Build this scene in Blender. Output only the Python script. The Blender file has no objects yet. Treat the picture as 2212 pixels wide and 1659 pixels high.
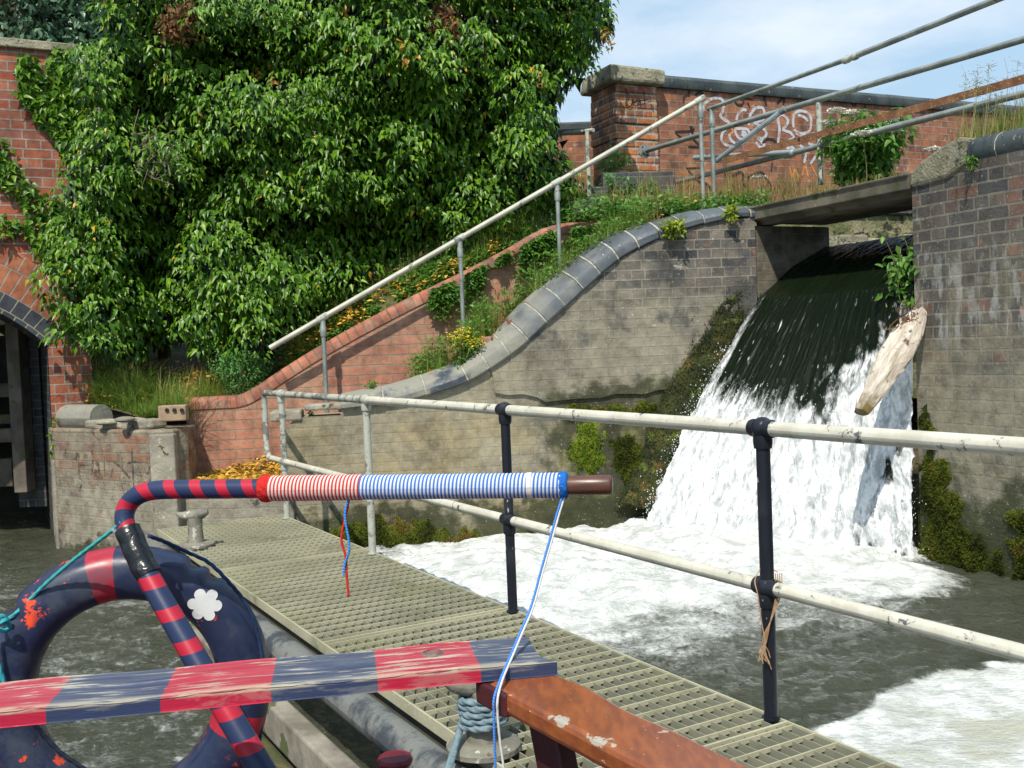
import bpy, math, random
import numpy as np
from mathutils import Vector
random.seed(7); np.random.seed(7)
C = bpy.context.scene.collection
# ------------------------------------------------------------------ camera, sky, sun, exposure
F, CX, CY = 2200.0, 1106.0, 829.5
CAM = np.array([0.0, 0.0, 1.45])
pitch = math.atan(84.5/F); roll = math.atan(0.040)
X0 = np.array([1.0, 0, 0]); U0 = np.array([0, math.sin(pitch), math.cos(pitch)])
FW = np.array([0, math.cos(pitch), -math.sin(pitch)])
RT = math.cos(roll)*X0 - math.sin(roll)*U0
UP = math.sin(roll)*X0 + math.cos(roll)*U0
cd = bpy.data.cameras.new('camera'); co = bpy.data.objects.new('camera', cd); C.objects.link(co)
from mathutils import Matrix
co.matrix_world = Matrix(((RT[0], UP[0], -FW[0], CAM[0]), (RT[1], UP[1], -FW[1], CAM[1]), (RT[2], UP[2], -FW[2], CAM[2]), (0, 0, 0, 1)))
cd.sensor_width = 36; cd.lens = 36*F/2212; cd.clip_start = 0.05; cd.clip_end = 2000
bpy.context.scene.camera = co
SUN = np.array([-0.16, -0.58, 0.80]); SUN /= np.linalg.norm(SUN)
sd = bpy.data.lights.new('sun', 'SUN'); so = bpy.data.objects.new('sun', sd); C.objects.link(so)
sd.energy = 4.6; sd.angle = math.radians(0.55); sd.color = (1.0, 0.935, 0.81)
so.rotation_euler = Vector(-SUN).to_track_quat('-Z', 'Y').to_euler(); so.location = (-4, -14, 20)
w = bpy.data.worlds.new('World'); bpy.context.scene.world = w; w.use_nodes = True
wn = w.node_tree; bg = wn.nodes['Background']
sky = wn.nodes.new('ShaderNodeTexSky'); sky.sky_type = 'NISHITA'; sky.sun_disc = False
sky.sun_elevation = math.asin(SUN[2]); sky.sun_rotation = math.atan2(SUN[0], SUN[1])
sky.air_density = 1.0; sky.dust_density = .8; sky.ozone_density = 1.5
tc = wn.nodes.new('ShaderNodeTexCoord'); mp = wn.nodes.new('ShaderNodeMapping')
mp.inputs['Scale'].default_value = (1.0, 1.0, 2.6); mp.inputs['Location'].default_value = (0.35, 0.1, 0.55)
nz = wn.nodes.new('ShaderNodeTexNoise'); nz.inputs['Scale'].default_value = 2.2; nz.inputs['Detail'].default_value = 7; nz.inputs['Roughness'].default_value = .58
rp = wn.nodes.new('ShaderNodeValToRGB'); rp.color_ramp.elements[0].position = .50; rp.color_ramp.elements[1].position = .78
mx = wn.nodes.new('ShaderNodeMix'); mx.data_type = 'RGBA'
hz = wn.nodes.new('ShaderNodeMix'); hz.data_type = 'RGBA'; hz.inputs[0].default_value = .80; hz.inputs[7].default_value = (4.5, 6.6, 8.6, 1)
wn.links.new(tc.outputs['Generated'], mp.inputs['Vector']); wn.links.new(mp.outputs[0], nz.inputs['Vector'])
wn.links.new(nz.outputs[0], rp.inputs[0]); 
ml = wn.nodes.new('ShaderNodeMath'); ml.operation = 'MULTIPLY'; ml.inputs[1].default_value = .85
ad = wn.nodes.new('ShaderNodeMath'); ad.operation = 'ADD'; ad.inputs[1].default_value = .04
wn.links.new(rp.outputs[0], ml.inputs[0]); wn.links.new(ml.outputs[0], ad.inputs[0]); wn.links.new(ad.outputs[0], mx.inputs[0])
wn.links.new(sky.outputs[0], hz.inputs[6]); wn.links.new(hz.outputs[2], mx.inputs[6]); mx.inputs[7].default_value = (9.3, 9.6, 10.0, 1)
wn.links.new(mx.outputs[2], bg.inputs['Color']); bg.inputs['Strength'].default_value = 0.105
sc = bpy.context.scene
sc.view_settings.view_transform = 'Standard'; sc.view_settings.look = 'None'; sc.view_settings.exposure = 0.12; sc.view_settings.gamma = 1
try:
    sc.cycles.max_bounces = 6; sc.cycles.transparent_max_bounces = 6; sc.cycles.use_denoising = True
except Exception: pass

# ------------------------------------------------------------------ pixel -> world
def ray(px, py):
    d = FW + (px-CX)/F*RT - (py-CY)/F*UP
    return d
def PD(px, py, y):                     # point on the ray at world depth y
    d = ray(px, py); return CAM + d*(y/d[1])
def PZ(px, py, z):
    d = ray(px, py); return CAM + d*((z-CAM[2])/d[2])
def to_px(P):                          # world -> photo pixels (vectorised)
    Q = np.asarray(P) - CAM; f = Q@FW
    return CX + F*(Q@RT)/f, CY - F*(Q@UP)/f
class Plane:                           # vertical wall plane through p0 (x,y) with direction (dx,dy)
    def __init__(s, p0, d):
        s.p = np.array(p0, float); s.d = np.array(d, float)/np.linalg.norm(d)
        s.n = np.array([s.d[1], -s.d[0]])
        if s.n[1] > 0: s.n = -s.n      # faces the camera side
    def hit(s, px, py, off=0.0):
        r = ray(px, py); p = s.p + s.n*off
        t = ((p-CAM[:2])@s.n)/(r[:2]@s.n); return CAM + r*t
    def at(s, u, z, off=0.0):
        q = s.p + s.d*u + s.n*off; return np.array([q[0], q[1], z])
    def uz(s, px, py, off=0.0):
        h = s.hit(px, py, off); return ((h[:2]-s.p)@s.d, h[2])
# ------------------------------------------------------------------ noise
def _hash(ix, iy, seed):
    h = (ix.astype(np.int64)*374761393 + iy.astype(np.int64)*668265263 + seed*974634777) & 0xffffffff
    h = ((h ^ (h >> 13))*1274126177) & 0xffffffff
    return ((h ^ (h >> 16)) & 0xffff)/65535.0
def vnoise(x, y, seed=0):
    x = np.asarray(x, float); y = np.asarray(y, float)
    ix = np.floor(x); iy = np.floor(y); fx = x-ix; fy = y-iy
    fx = fx*fx*(3-2*fx); fy = fy*fy*(3-2*fy)
    a = _hash(ix, iy, seed); b = _hash(ix+1, iy, seed); c = _hash(ix, iy+1, seed); d = _hash(ix+1, iy+1, seed)
    return (a*(1-fx)+b*fx)*(1-fy)+(c*(1-fx)+d*fx)*fy
def fbm(x, y, o=4, seed=0, g=.5):
    x = np.asarray(x, float); y = np.asarray(y, float)
    s = 0; a = 1; t = 0
    for i in range(o):
        s = s+a*vnoise(x*2**i+i*17.3, y*2**i+i*9.1, seed+i); t += a; a *= g
    return s/t
def sstep(a, b, x):
    t = np.clip((x-a)/(b-a), 0, 1); return t*t*(3-2*t)
def poly_sd(px, py, poly):             # signed distance, positive inside
    px = np.asarray(px, float); py = np.asarray(py, float)
    P = np.array(poly, float); n = len(P); d = np.full(px.shape, 1e18); ins = np.zeros(px.shape, bool)
    for i in range(n):
        a = P[i]; b = P[(i+1) % n]; e = b-a
        wx = px-a[0]; wy = py-a[1]; t = np.clip((wx*e[0]+wy*e[1])/(e@e), 0, 1)
        d = np.minimum(d, (wx-e[0]*t)**2+(wy-e[1]*t)**2)
        c = (a[1] > py) != (b[1] > py)
        if b[1] != a[1]: ins ^= c & (px < (b[0]-a[0])*(py-a[1])/(b[1]-a[1])+a[0])
    d = np.sqrt(d); return np.where(ins, d, -d)
# ------------------------------------------------------------------ materials
class Mat:
    def __init__(s, name, rough=.8, metal=0, spec=.4):
        s.m = bpy.data.materials.new(name); s.m.use_nodes = True; s.t = s.m.node_tree
        s.b = s.t.nodes['Principled BSDF']; s.b.inputs['Roughness'].default_value = rough
        s.b.inputs['Metallic'].default_value = metal; s.b.inputs['Specular IOR Level'].default_value = spec
        s._pos = None
    def set(s, sock, v):
        if isinstance(v, bpy.types.NodeSocket): s.t.links.new(v, sock)
        elif isinstance(v, (tuple, list)):
            v = tuple(v)
            if len(sock.default_value) == 4 and len(v) == 3: v = v+(1,)
            sock.default_value = v
        else:
            try: sock.default_value = v
            except TypeError: sock.default_value = (v,)*len(sock.default_value)
    def pos(s):
        if s._pos is None: s._pos = s.t.nodes.new('ShaderNodeNewGeometry')
        return s._pos.outputs['Position']
    def island(s):
        s.pos(); return s._pos.outputs['Random Per Island']
    def obj(s): return s.t.nodes.new('ShaderNodeTexCoord').outputs['Object']
    def uv(s): return s.t.nodes.new('ShaderNodeTexCoord').outputs['UV']
    def attr(s, n):
        a = s.t.nodes.new('ShaderNodeAttribute'); a.attribute_name = n; return a.outputs['Fac']
    def vscale(s, v, sc3):
        n = s.t.nodes.new('ShaderNodeMapping'); s.set(n.inputs['Vector'], v); n.inputs['Scale'].default_value = sc3; return n.outputs[0]
    def sep(s, v):
        n = s.t.nodes.new('ShaderNodeSeparateXYZ'); s.set(n.inputs[0], v); return n.outputs
    def noise(s, sc_, det=4, ro=.55, vec=None, dist=0):
        n = s.t.nodes.new('ShaderNodeTexNoise'); s.set(n.inputs['Vector'], vec if vec is not None else s.pos())
        n.inputs['Scale'].default_value = sc_; n.inputs['Detail'].default_value = det; n.inputs['Roughness'].default_value = ro
        n.inputs['Distortion'].default_value = dist; return n.outputs[0]
    def vor(s, sc_, vec=None, feat='F1', out=0):
        n = s.t.nodes.new('ShaderNodeTexVoronoi'); n.feature = feat; s.set(n.inputs['Vector'], vec if vec is not None else s.pos())
        n.inputs['Scale'].default_value = sc_; return n.outputs[out]
    def ramp(s, f, st, interp='LINEAR'):
        n = s.t.nodes.new('ShaderNodeValToRGB'); s.set(n.inputs[0], f); e = n.color_ramp.elements; n.color_ramp.interpolation = interp
        while len(e) < len(st): e.new(.5)
        for k, (p, c) in enumerate(st):
            e[k].position = p
            e[k].color = (c, c, c, 1) if not isinstance(c, (tuple, list)) else tuple(c)+(1,)
        return n.outputs[0]
    def mix(s, f, a, b, bl='MIX'):
        n = s.t.nodes.new('ShaderNodeMix'); n.data_type = 'RGBA'; n.blend_type = bl
        s.set(n.inputs[0], f); s.set(n.inputs[6], a); s.set(n.inputs[7], b); return n.outputs[2]
    def math(s, op, a, b=0.0, cl=False):
        n = s.t.nodes.new('ShaderNodeMath'); n.operation = op; n.use_clamp = cl; s.set(n.inputs[0], a); s.set(n.inputs[1], b); return n.outputs[0]
    def mr(s, x, a, b, c=0.0, d=1.0, smooth=True):
        n = s.t.nodes.new('ShaderNodeMapRange'); n.interpolation_type = 'SMOOTHSTEP' if smooth else 'LINEAR'
        s.set(n.inputs[0], x)
        for k, v in zip((1, 2, 3, 4), (a, b, c, d)): n.inputs[k].default_value = v
        return n.outputs[0]
    def bump(s, h, st=.5, di=.01, nrm=None):
        n = s.t.nodes.new('ShaderNodeBump'); s.set(n.inputs['Height'], h); n.inputs['Strength'].default_value = st; n.inputs['Distance'].default_value = di
        if nrm is not None: s.set(n.inputs['Normal'], nrm)
        s.set(s.b.inputs['Normal'], n.outputs[0]); return n.outputs[0]
    def col(s, c): s.set(s.b.inputs['Base Color'], c); return s
    def rough(s, c): s.set(s.b.inputs['Roughness'], c); return s
MATS = {}
def simple(name, c1, c2, sc_=6, rough=.7, metal=0, bumpd=.004, det=6, lo=.35, hi=.65, speck=None, spec=.4):
    m = Mat(name, rough, metal, spec); n = m.noise(sc_, det)
    c = m.mix(m.mr(n, lo, hi), c1, c2)
    if speck:                       # (colour, scale, threshold)
        for (cc, s2, th) in speck:
            c = m.mix(m.mr(m.noise(s2, 5, .6), th, th+.03), c, cc)
    m.col(c)
    if bumpd: m.bump(m.noise(sc_*6, 5), .6, bumpd)
    MATS[name] = m.m; return m.m
def brick(name, cols, mortar, row=.095, width=.26, ms=.009, english=True, rough=.85, over=(), bumpd=.008, uvoff=(0, 0), gritty=False):
    m = Mat(name, rough); u = m.uv()
    mpn = m.t.nodes.new('ShaderNodeMapping'); m.set(mpn.inputs['Vector'], u); mpn.inputs['Location'].default_value = (uvoff[0], uvoff[1], 0)
    # slight waviness of the courses
    wv = m.t.nodes.new('ShaderNodeTexNoise'); wv.inputs['Scale'].default_value = 3; m.set(wv.inputs['Vector'], mpn.outputs[0])
    av = m.t.nodes.new('ShaderNodeVectorMath'); av.operation = 'MULTIPLY_ADD'; m.set(av.inputs[0], wv.outputs[1]); av.inputs[1].default_value = (.014, .014, 0); m.set(av.inputs[2], mpn.outputs[0])
    b = m.t.nodes.new('ShaderNodeTexBrick'); m.set(b.inputs['Vector'], av.outputs[0])
    b.inputs['Scale'].default_value = 1; b.inputs['Mortar Size'].default_value = ms; b.inputs['Mortar Smooth'].default_value = .25
    b.inputs['Brick Width'].default_value = width; b.inputs['Row Height'].default_value = row
    b.inputs['Color1'].default_value = (0, 0, 0, 1); b.inputs['Color2'].default_value = (1, 1, 1, 1); b.inputs['Mortar'].default_value = (.5, .5, .5, 1); b.inputs['Bias'].default_value = 0
    b.offset = .5
    if english: b.squash = .5; b.squash_frequency = 2; b.offset = .25
    n1 = m.noise(40, 5, .7); n2 = m.noise(5, 4)
    k = len(cols); bc = m.ramp(b.outputs[0], [((i+.5)/k if k > 1 else 0, c) for i, c in enumerate(cols)], 'LINEAR')
    bc = m.mix(m.mr(n1, .3, .8, 0, .5), bc, m.mix(1.0, bc, (.55, .52, .5), 'MULTIPLY'))
    c = m.mix(b.outputs[1], bc, m.mix(n1, mortar, tuple(x*.6 for x in mortar)))
    z = m.sep(m.pos()); hide = None
    for ov in over:                 # dict: col, scale, lo, hi, x=(a,b), z=(a,b), amt, cover (hides joints)
        f = m.mr(m.noise(ov.get('scale', 2), ov.get('det', 6), .6, m.vscale(m.pos(), ov['st']) if 'st' in ov else None), ov.get('lo', .45), ov.get('hi', .6), 0, 1)
        for ax, kk in ((0, 'x'), (2, 'z')):
            for key in (kk, kk+'2'):
                if key in ov:
                    a, bb = ov[key]; g = m.math('ADD', z[ax], m.mr(n2, .2, .8, -.25, .25, False))
                    f = m.math('MULTIPLY', f, m.mr(g, min(a, bb), max(a, bb), 0, 1) if a < bb else m.mr(g, bb, a, 1, 0))
        f = m.math('MULTIPLY', f, ov.get('amt', 1.0))
        c2 = ov['col']; c2 = m.mix(n1, c2, tuple(x*.7 for x in c2))
        c = m.mix(f, c, c2)
        if ov.get('cover'):
            g = m.math('SUBTRACT', 1.0, m.math('MULTIPLY', f, ov['cover'])); hide = g if hide is None else m.math('MULTIPLY', hide, g)
    mo = m.math('ADD', m.math('MULTIPLY', m.noise(9, 6, .65), .6), m.math('MULTIPLY', m.noise(1.7, 5, .6), .4))
    c = m.mix(1.0, c, m.ramp(mo, [(.33, (.52, .50, .48)), (.5, (1, 1, 1)), (.66, (1.42, 1.40, 1.36))]), 'MULTIPLY')
    if gritty: c = m.mix(m.mr(m.noise(55, 3, .6), .66, .70, 0, .7), c, (.50, .47, .38)); c = m.mix(m.mr(m.noise(38, 4, .6, m.vscale(m.pos(), (1, 1, 1.6))), .67, .71, 0, .8), c, (.05, .045, .035))
    m.col(c)
    h = m.math('SUBTRACT', 1.0, b.outputs[1])
    if hide is not None: h = m.math('MULTIPLY', h, hide)
    h = m.math('ADD', h, m.math('MULTIPLY', n1, .5))
    m.bump(h, .8, bumpd); MATS[name] = m.m; return m.m
# ------------------------------------------------------------------ mesh builder
def catmull(P, n=6):
    P = [np.array(p, float) for p in P]
    if len(P) < 3: return P
    out = []
    Q = [2*P[0]-P[1]]+P+[2*P[-1]-P[-2]]
    for i in range(1, len(Q)-2):
        for k in range(n):
            t = k/n; a, b, c, d = Q[i-1], Q[i], Q[i+1], Q[i+2]
            out.append(.5*((2*b)+(-a+c)*t+(2*a-5*b+4*c-d)*t*t+(-a+3*b-3*c+d)*t**3))
    out.append(P[-1]); return out
class MB:
    def __init__(s): s.v = []; s.f = []; s.uv = []
    def add(s, V, Fc, UV=None):
        o = len(s.v); s.v.extend([tuple(map(float, p)) for p in V]); s.f.extend([tuple(o+i for i in f) for f in Fc])
        s.uv.extend(UV if UV is not None else [(0, 0)]*len(V)); return s
    def hexa(s, b, t):               # 4 bottom, 4 top points (ccw)
        return s.add(list(b)+list(t), [(3, 2, 1, 0), (4, 5, 6, 7), (0, 1, 5, 4), (1, 2, 6, 5), (2, 3, 7, 6), (3, 0, 4, 7)])
    def box(s, c, size, ax=(1, 0), tilt=None):     # centre, size (along, across, z), ax = horizontal direction
        d = np.array([ax[0], ax[1], 0.0]); d /= np.linalg.norm(d); e = np.array([-d[1], d[0], 0.0]); k = np.array([0, 0, 1.0]); c = np.array(c, float)
        if tilt is not None:
            ct, st = math.cos(tilt), math.sin(tilt); d, k = d*ct+k*st, k*ct-d*st
        a, b, h = size[0]/2, size[1]/2, size[2]/2
        B = [c-d*a-e*b-k*h, c+d*a-e*b-k*h, c+d*a+e*b-k*h, c-d*a+e*b-k*h]; return s.hexa(B, [p+k*2*h for p in B])
    def prism(s, poly, off):         # planar polygon extruded by vector off
        n = len(poly); A = [np.array(p, float) for p in poly]; B = [p+np.array(off, float) for p in A]
        return s.add(A+B, [tuple(range(n-1, -1, -1)), tuple(range(n, 2*n))]+[(i, (i+1) % n, n+(i+1) % n, n+i) for i in range(n)])
    def tube(s, P, r, seg=12, caps=True, sm=0, rfun=None):
        if sm: P = catmull(P, sm)
        P = [np.array(p, float) for p in P]; n = len(P)
        R = [r]*n if np.isscalar(r) else list(np.interp(np.linspace(0, 1, n), np.linspace(0, 1, len(r)), r))
        T = [P[min(i+1, n-1)]-P[max(i-1, 0)] for i in range(n)]; T = [t/(np.linalg.norm(t)+1e-12) for t in T]
        a = np.array([0, 0, 1.0]) if abs(T[0][2]) < .9 else np.array([1.0, 0, 0])
        nrm = np.cross(T[0], a); nrm /= np.linalg.norm(nrm); V = []; UV = []; L = 0
        for i in range(n):
            if i: L += np.linalg.norm(P[i]-P[i-1]); nrm = nrm-T[i]*(nrm@T[i]); nrm /= np.linalg.norm(nrm)
            b = np.cross(T[i], nrm)
            for k in range(seg+1):
                an = 2*math.pi*k/seg; rr = R[i] if rfun is None else R[i]*rfun(L, an)
                V.append(P[i]+rr*(math.cos(an)*nrm+math.sin(an)*b)); UV.append((L, k/seg))
        Fc = [(i*(seg+1)+k, i*(seg+1)+k+1, (i+1)*(seg+1)+k+1, (i+1)*(seg+1)+k) for i in range(n-1) for k in range(seg)]
        if caps:
            Fc.append(tuple(range(seg-1, -1, -1))); o = (n-1)*(seg+1); Fc.append(tuple(range(o, o+seg)))
        return s.add(V, Fc, UV)
    def lathe(s, c, prof, seg=24, axis=(0, 0, 1), caps=True):    # profile [(r, h)] about axis
        ax = np.array(axis, float); ax /= np.linalg.norm(ax); a = np.array([1.0, 0, 0]) if abs(ax[0]) < .9 else np.array([0, 1.0, 0])
        e = np.cross(ax, a); e /= np.linalg.norm(e); g = np.cross(ax, e); c = np.array(c, float); V = []; UV = []
        for (r, h) in prof:
            for k in range(seg):
                an = 2*math.pi*k/seg; V.append(c+ax*h+r*(math.cos(an)*e+math.sin(an)*g)); UV.append((k/seg, h))
        n = len(prof); Fc = [(i*seg+k, i*seg+(k+1) % seg, (i+1)*seg+(k+1) % seg, (i+1)*seg+k) for i in range(n-1) for k in range(seg)]
        if caps: Fc += [tuple(range(seg-1, -1, -1)), tuple(range((n-1)*seg, n*seg))]
        return s.add(V, Fc, UV)
    def ball(s, c, r, seg=12, sq=(1, 1, 1)):
        V = []; n = seg//2
        for i in range(n+1):
            th = math.pi*i/n
            for k in range(seg):
                ph = 2*math.pi*k/seg; V.append((c[0]+r*sq[0]*math.sin(th)*math.cos(ph), c[1]+r*sq[1]*math.sin(th)*math.sin(ph), c[2]+r*sq[2]*math.cos(th)))
        return s.add(V, [(i*seg+k, (i+1)*seg+k, (i+1)*seg+(k+1) % seg, i*seg+(k+1) % seg) for i in range(n) for k in range(seg)])
    def grid(s, G, UVg=None, flip=False):          # G: array (m, n, 3)
        m, n = G.shape[:2]
        Fc = [(i*n+j, i*n+j+1, (i+1)*n+j+1, (i+1)*n+j) for i in range(m-1) for j in range(n-1)]
        if flip: Fc = [f[::-1] for f in Fc]
        return s.add(G.reshape(-1, 3), Fc, None if UVg is None else [tuple(x) for x in UVg.reshape(-1, 2)])
    def build(s, name, mat, parent=None, uv='auto', smooth=False, bevel=0, origin=None, angle=35):
        V = np.array(s.v)
        if parent is not None: O = np.array(WL[parent.name])
        elif origin is not None: O = np.array(origin, float)
        else: O = np.array([V[:, 0].mean(), V[:, 1].mean(), V[:, 2].min()])
        me = bpy.data.meshes.new(name); me.from_pydata((V-O).tolist(), [], s.f)
        uvl = me.uv_layers.new(name='UVMap'); nl = len(me.loops)
        li = np.empty(nl, int); me.loops.foreach_get('vertex_index', li)
        if uv == 'vert': A = np.array(s.uv)[li]
        else:
            npol = len(me.polygons); nr = np.empty(npol*3); me.polygons.foreach_get('normal', nr); nr = nr.reshape(-1, 3)
            lt = np.empty(npol, int); me.polygons.foreach_get('loop_total', lt); pn = np.repeat(nr, lt, axis=0); W = V[li]
            t = np.stack([-pn[:, 1], pn[:, 0]], 1); ln = np.linalg.norm(t, axis=1); flat = ln < .55; t = t/np.maximum(ln, 1e-9)[:, None]
            A = np.stack([W[:, 0]*t[:, 0]+W[:, 1]*t[:, 1], W[:, 2]], 1); A[flat] = W[flat][:, :2]
        uvl.data.foreach_set('uv', A.astype(np.float32).ravel())
        if smooth:
            me.polygons.foreach_set('use_smooth', np.ones(len(me.polygons), bool))
            if angle < 180: me.set_sharp_from_angle(angle=math.radians(angle))
        me.materials.append(mat); me.update()
        o = bpy.data.objects.new(name, me); C.objects.link(o); WL[o.name] = tuple(O)
        if parent is not None: o.parent = parent; o.location = (0, 0, 0); 
        else: o.location = O
        if bevel:
            b = o.modifiers.new('bevel', 'BEVEL'); b.width = bevel; b.segments = 2; b.limit_method = 'ANGLE'; b.angle_limit = math.radians(40)
        return o
WL = {}
def thing(name, label, cat, loc, group=None):
    o = bpy.data.objects.new(name, None); C.objects.link(o); o.location = tuple(map(float, loc)); o.empty_display_size = .1
    WL[o.name] = tuple(map(float, loc)); return tag(o, label, cat, group)
def tag(o, label, cat=None, group=None):
    o['label'] = label
    if cat: o['category'] = cat
    if group: o['group'] = group
    return o
def struct(o, kind='structure', label=None):
    o['kind'] = kind
    if label: o['label'] = label; o['category'] = o.name.replace('_', ' ').split('.')[0]
    return o
def fastmesh(name, V, Fc, mat, parent=None, attrs=None, smooth=False, uv=None):
    """V (n,3) world, Fc (m,k) all same k"""
    V = np.asarray(V, np.float64); Fc = np.asarray(Fc, np.int32); m, k = Fc.shape
    O = np.array(WL[parent.name]) if parent is not None else np.array([V[:, 0].mean(), V[:, 1].mean(), V[:, 2].min()])
    me = bpy.data.meshes.new(name); me.vertices.add(len(V)); me.vertices.foreach_set('co', (V-O).astype(np.float32).ravel())
    me.loops.add(m*k); me.loops.foreach_set('vertex_index', Fc.ravel())
    me.polygons.add(m); me.polygons.foreach_set('loop_start', np.arange(m, dtype=np.int32)*k)
    me.update(calc_edges=True)
    if smooth: me.polygons.foreach_set('use_smooth', np.ones(m, bool))
    if uv is not None:
        l = me.uv_layers.new(name='UVMap'); l.data.foreach_set('uv', np.asarray(uv)[Fc.ravel()].astype(np.float32).ravel())
    for n_, a in (attrs or {}).items():
        at = me.attributes.new(n_, 'FLOAT', 'POINT'); at.data.foreach_set('value', np.asarray(a, np.float32).ravel())
    me.materials.append(mat); me.validate(); me.update()
    o = bpy.data.objects.new(name, me); C.objects.link(o); WL[o.name] = tuple(O)
    if parent is not None: o.parent = parent
    else: o.location = O
    return o
def gridfaces(m, n):
    i, j = np.meshgrid(np.arange(m-1), np.arange(n-1), indexing='ij'); a = (i*n+j).ravel()
    return np.stack([a, a+1, a+n+1, a+n], 1)
# leaf templates: (verts, tris)
IVY = (np.array([(0, 0, 0), (-.33, .22, .10), (-.20, .58, .05), (0, 1.20, -.28), (.20, .58, .05), (.33, .22, .10), (0, .46, -.03)]),
       np.array([(0, 6, 1), (1, 6, 2), (2, 6, 3), (3, 6, 4), (4, 6, 5), (5, 6, 0)]))
OVAL = (np.array([(0, 0, 0), (-.26, .35, .07), (-.16, .75, .02), (0, 1, -.12), (.16, .75, .02), (.26, .35, .07), (0, .5, 0)]), IVY[1])
BIG = (np.array([(0, 0, 0), (-.5, .1, .06), (-.38, .55, .04), (0, 1.0, -.1), (.38, .55, .04), (.5, .1, .06), (0, .4, 0)]), IVY[1])
def norm(a): return a/np.maximum(np.linalg.norm(a, axis=-1, keepdims=True), 1e-9)
def leafverts(P, D, N, S, tmpl=IVY):
    V0, T = tmpl; y = norm(D); x = norm(np.cross(y, N)); z = np.cross(x, y)
    L = (V0[None, :, 0:1]*x[:, None]+V0[None, :, 1:2]*y[:, None]+V0[None, :, 2:3]*z[:, None])*np.asarray(S).reshape(-1, 1, 1)+P[:, None]
    n = len(P); k = len(V0); Fc = (T[None]+(np.arange(n)*k)[:, None, None]).reshape(-1, 3)
    return L.reshape(-1, 3), Fc
def leaves(name, P, D, N, S, mat, parent=None, tmpl=IVY):
    V, Fc = leafverts(np.asarray(P), np.asarray(D), np.asarray(N), S, tmpl); return fastmesh(name, V, Fc, mat, parent)
def rnd(n, k=3, s=1.0): return np.random.normal(0, s, (n, k))
def blades(name, P, H, mat, parent=None, wdt=.008, lean=.45, wind=(0, 0), seg=4):
    """curved grass blades at P (n,3) with heights H"""
    P = np.asarray(P); n = len(P); a = np.random.uniform(0, 2*math.pi, n); dr = np.stack([np.cos(a), np.sin(a), 0*a], 1)
    sd_ = np.stack([-np.sin(a), np.cos(a), 0*a], 1); ln = np.abs(np.random.normal(0, lean, n))[:, None]; H = np.asarray(H).reshape(-1, 1)
    V = []
    for k in range(seg+1):
        t = k/seg; c = P+np.array([0, 0, 1])*H*(t-.25*ln*t*t)+dr*H*ln*t*t+np.array([wind[0], wind[1], 0])*H*t*t
        wd = wdt*(1-t)**.7*(0.6+.4*np.random.rand(n, 1)) if k < seg else 0.0005
        V += [c-sd_*wd, c+sd_*wd]
    V = np.stack(V, 1).reshape(-1, 3); K = 2*(seg+1)
    T = np.array([(2*k, 2*k+1, 2*k+3, 2*k+2) for k in range(seg)]); Fc = (T[None]+(np.arange(n)*K)[:, None, None]).reshape(-1, 4)
    return fastmesh(name, V, Fc, mat, parent)
def ribbon(mb, pts, wdt, nrm):
    P = [np.array(p, float) for p in pts]; n = len(P); V = []
    for i in range(n):
        t = P[min(i+1, n-1)]-P[max(i-1, 0)]; t /= np.linalg.norm(t)+1e-9; s_ = np.cross(t, nrm); s_ /= np.linalg.norm(s_)+1e-9
        ww = wdt*(.7 if i in (0, n-1) else 1)/2; V += [P[i]-s_*ww, P[i]+s_*ww]
    mb.add(V, [(2*i, 2*i+1, 2*i+3, 2*i+2) for i in range(n-1)])
# ------------------------------------------------------------------ materials used by the masonry
ORG = [(.40, .14, .06), (.55, .20, .07), (.62, .26, .09), (.30, .14, .10), (.50, .18, .08), (.22, .12, .10)]
M_parapet = brick('parapet_brick', [(.30, .105, .055), (.40, .15, .075), (.20, .09, .065), (.44, .18, .085), (.27, .11, .07)], (.32, .25, .19), over=[
    dict(col=(.05, .035, .03), scale=3, lo=.5, hi=.7, amt=.6), dict(col=(.45, .40, .36), scale=9, lo=.62, hi=.7, amt=.5),
    dict(col=(.12, .13, .05), scale=4, lo=.45, hi=.6, z=(3.6, 3.2), amt=.6)], uvoff=(.1, .02))
M_pillar = brick('pillar_brick', ORG, (.50, .44, .36), ms=.012, over=[
    dict(col=(.09, .07, .05), scale=3, lo=.5, hi=.7, amt=.7), dict(col=(.30, .07, .09), scale=6, lo=.4, hi=.6, z=(4.45, 4.6), amt=.6), dict(col=(.5, .45, .4), scale=9, lo=.55, hi=.66, z=(4.3, 4.5), amt=.9)], bumpd=.02)
M_bridge = brick('bridge_brick', [(.33, .085, .045), (.40, .12, .06), (.25, .08, .05), (.44, .15, .08), (.30, .11, .075)], (.36, .31, .27), row=.097, width=.27, over=[
    dict(col=(.12, .07, .06), scale=2.5, lo=.5, hi=.75, amt=.5)], uvoff=(0, .03))
M_blue = brick('blue_brick', [(.035, .04, .05), (.05, .055, .065), (.07, .065, .07), (.03, .03, .038)], (.16, .15, .13), rough=.6, over=[dict(col=(.10, .10, .09), scale=3, amt=.5)])
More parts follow.
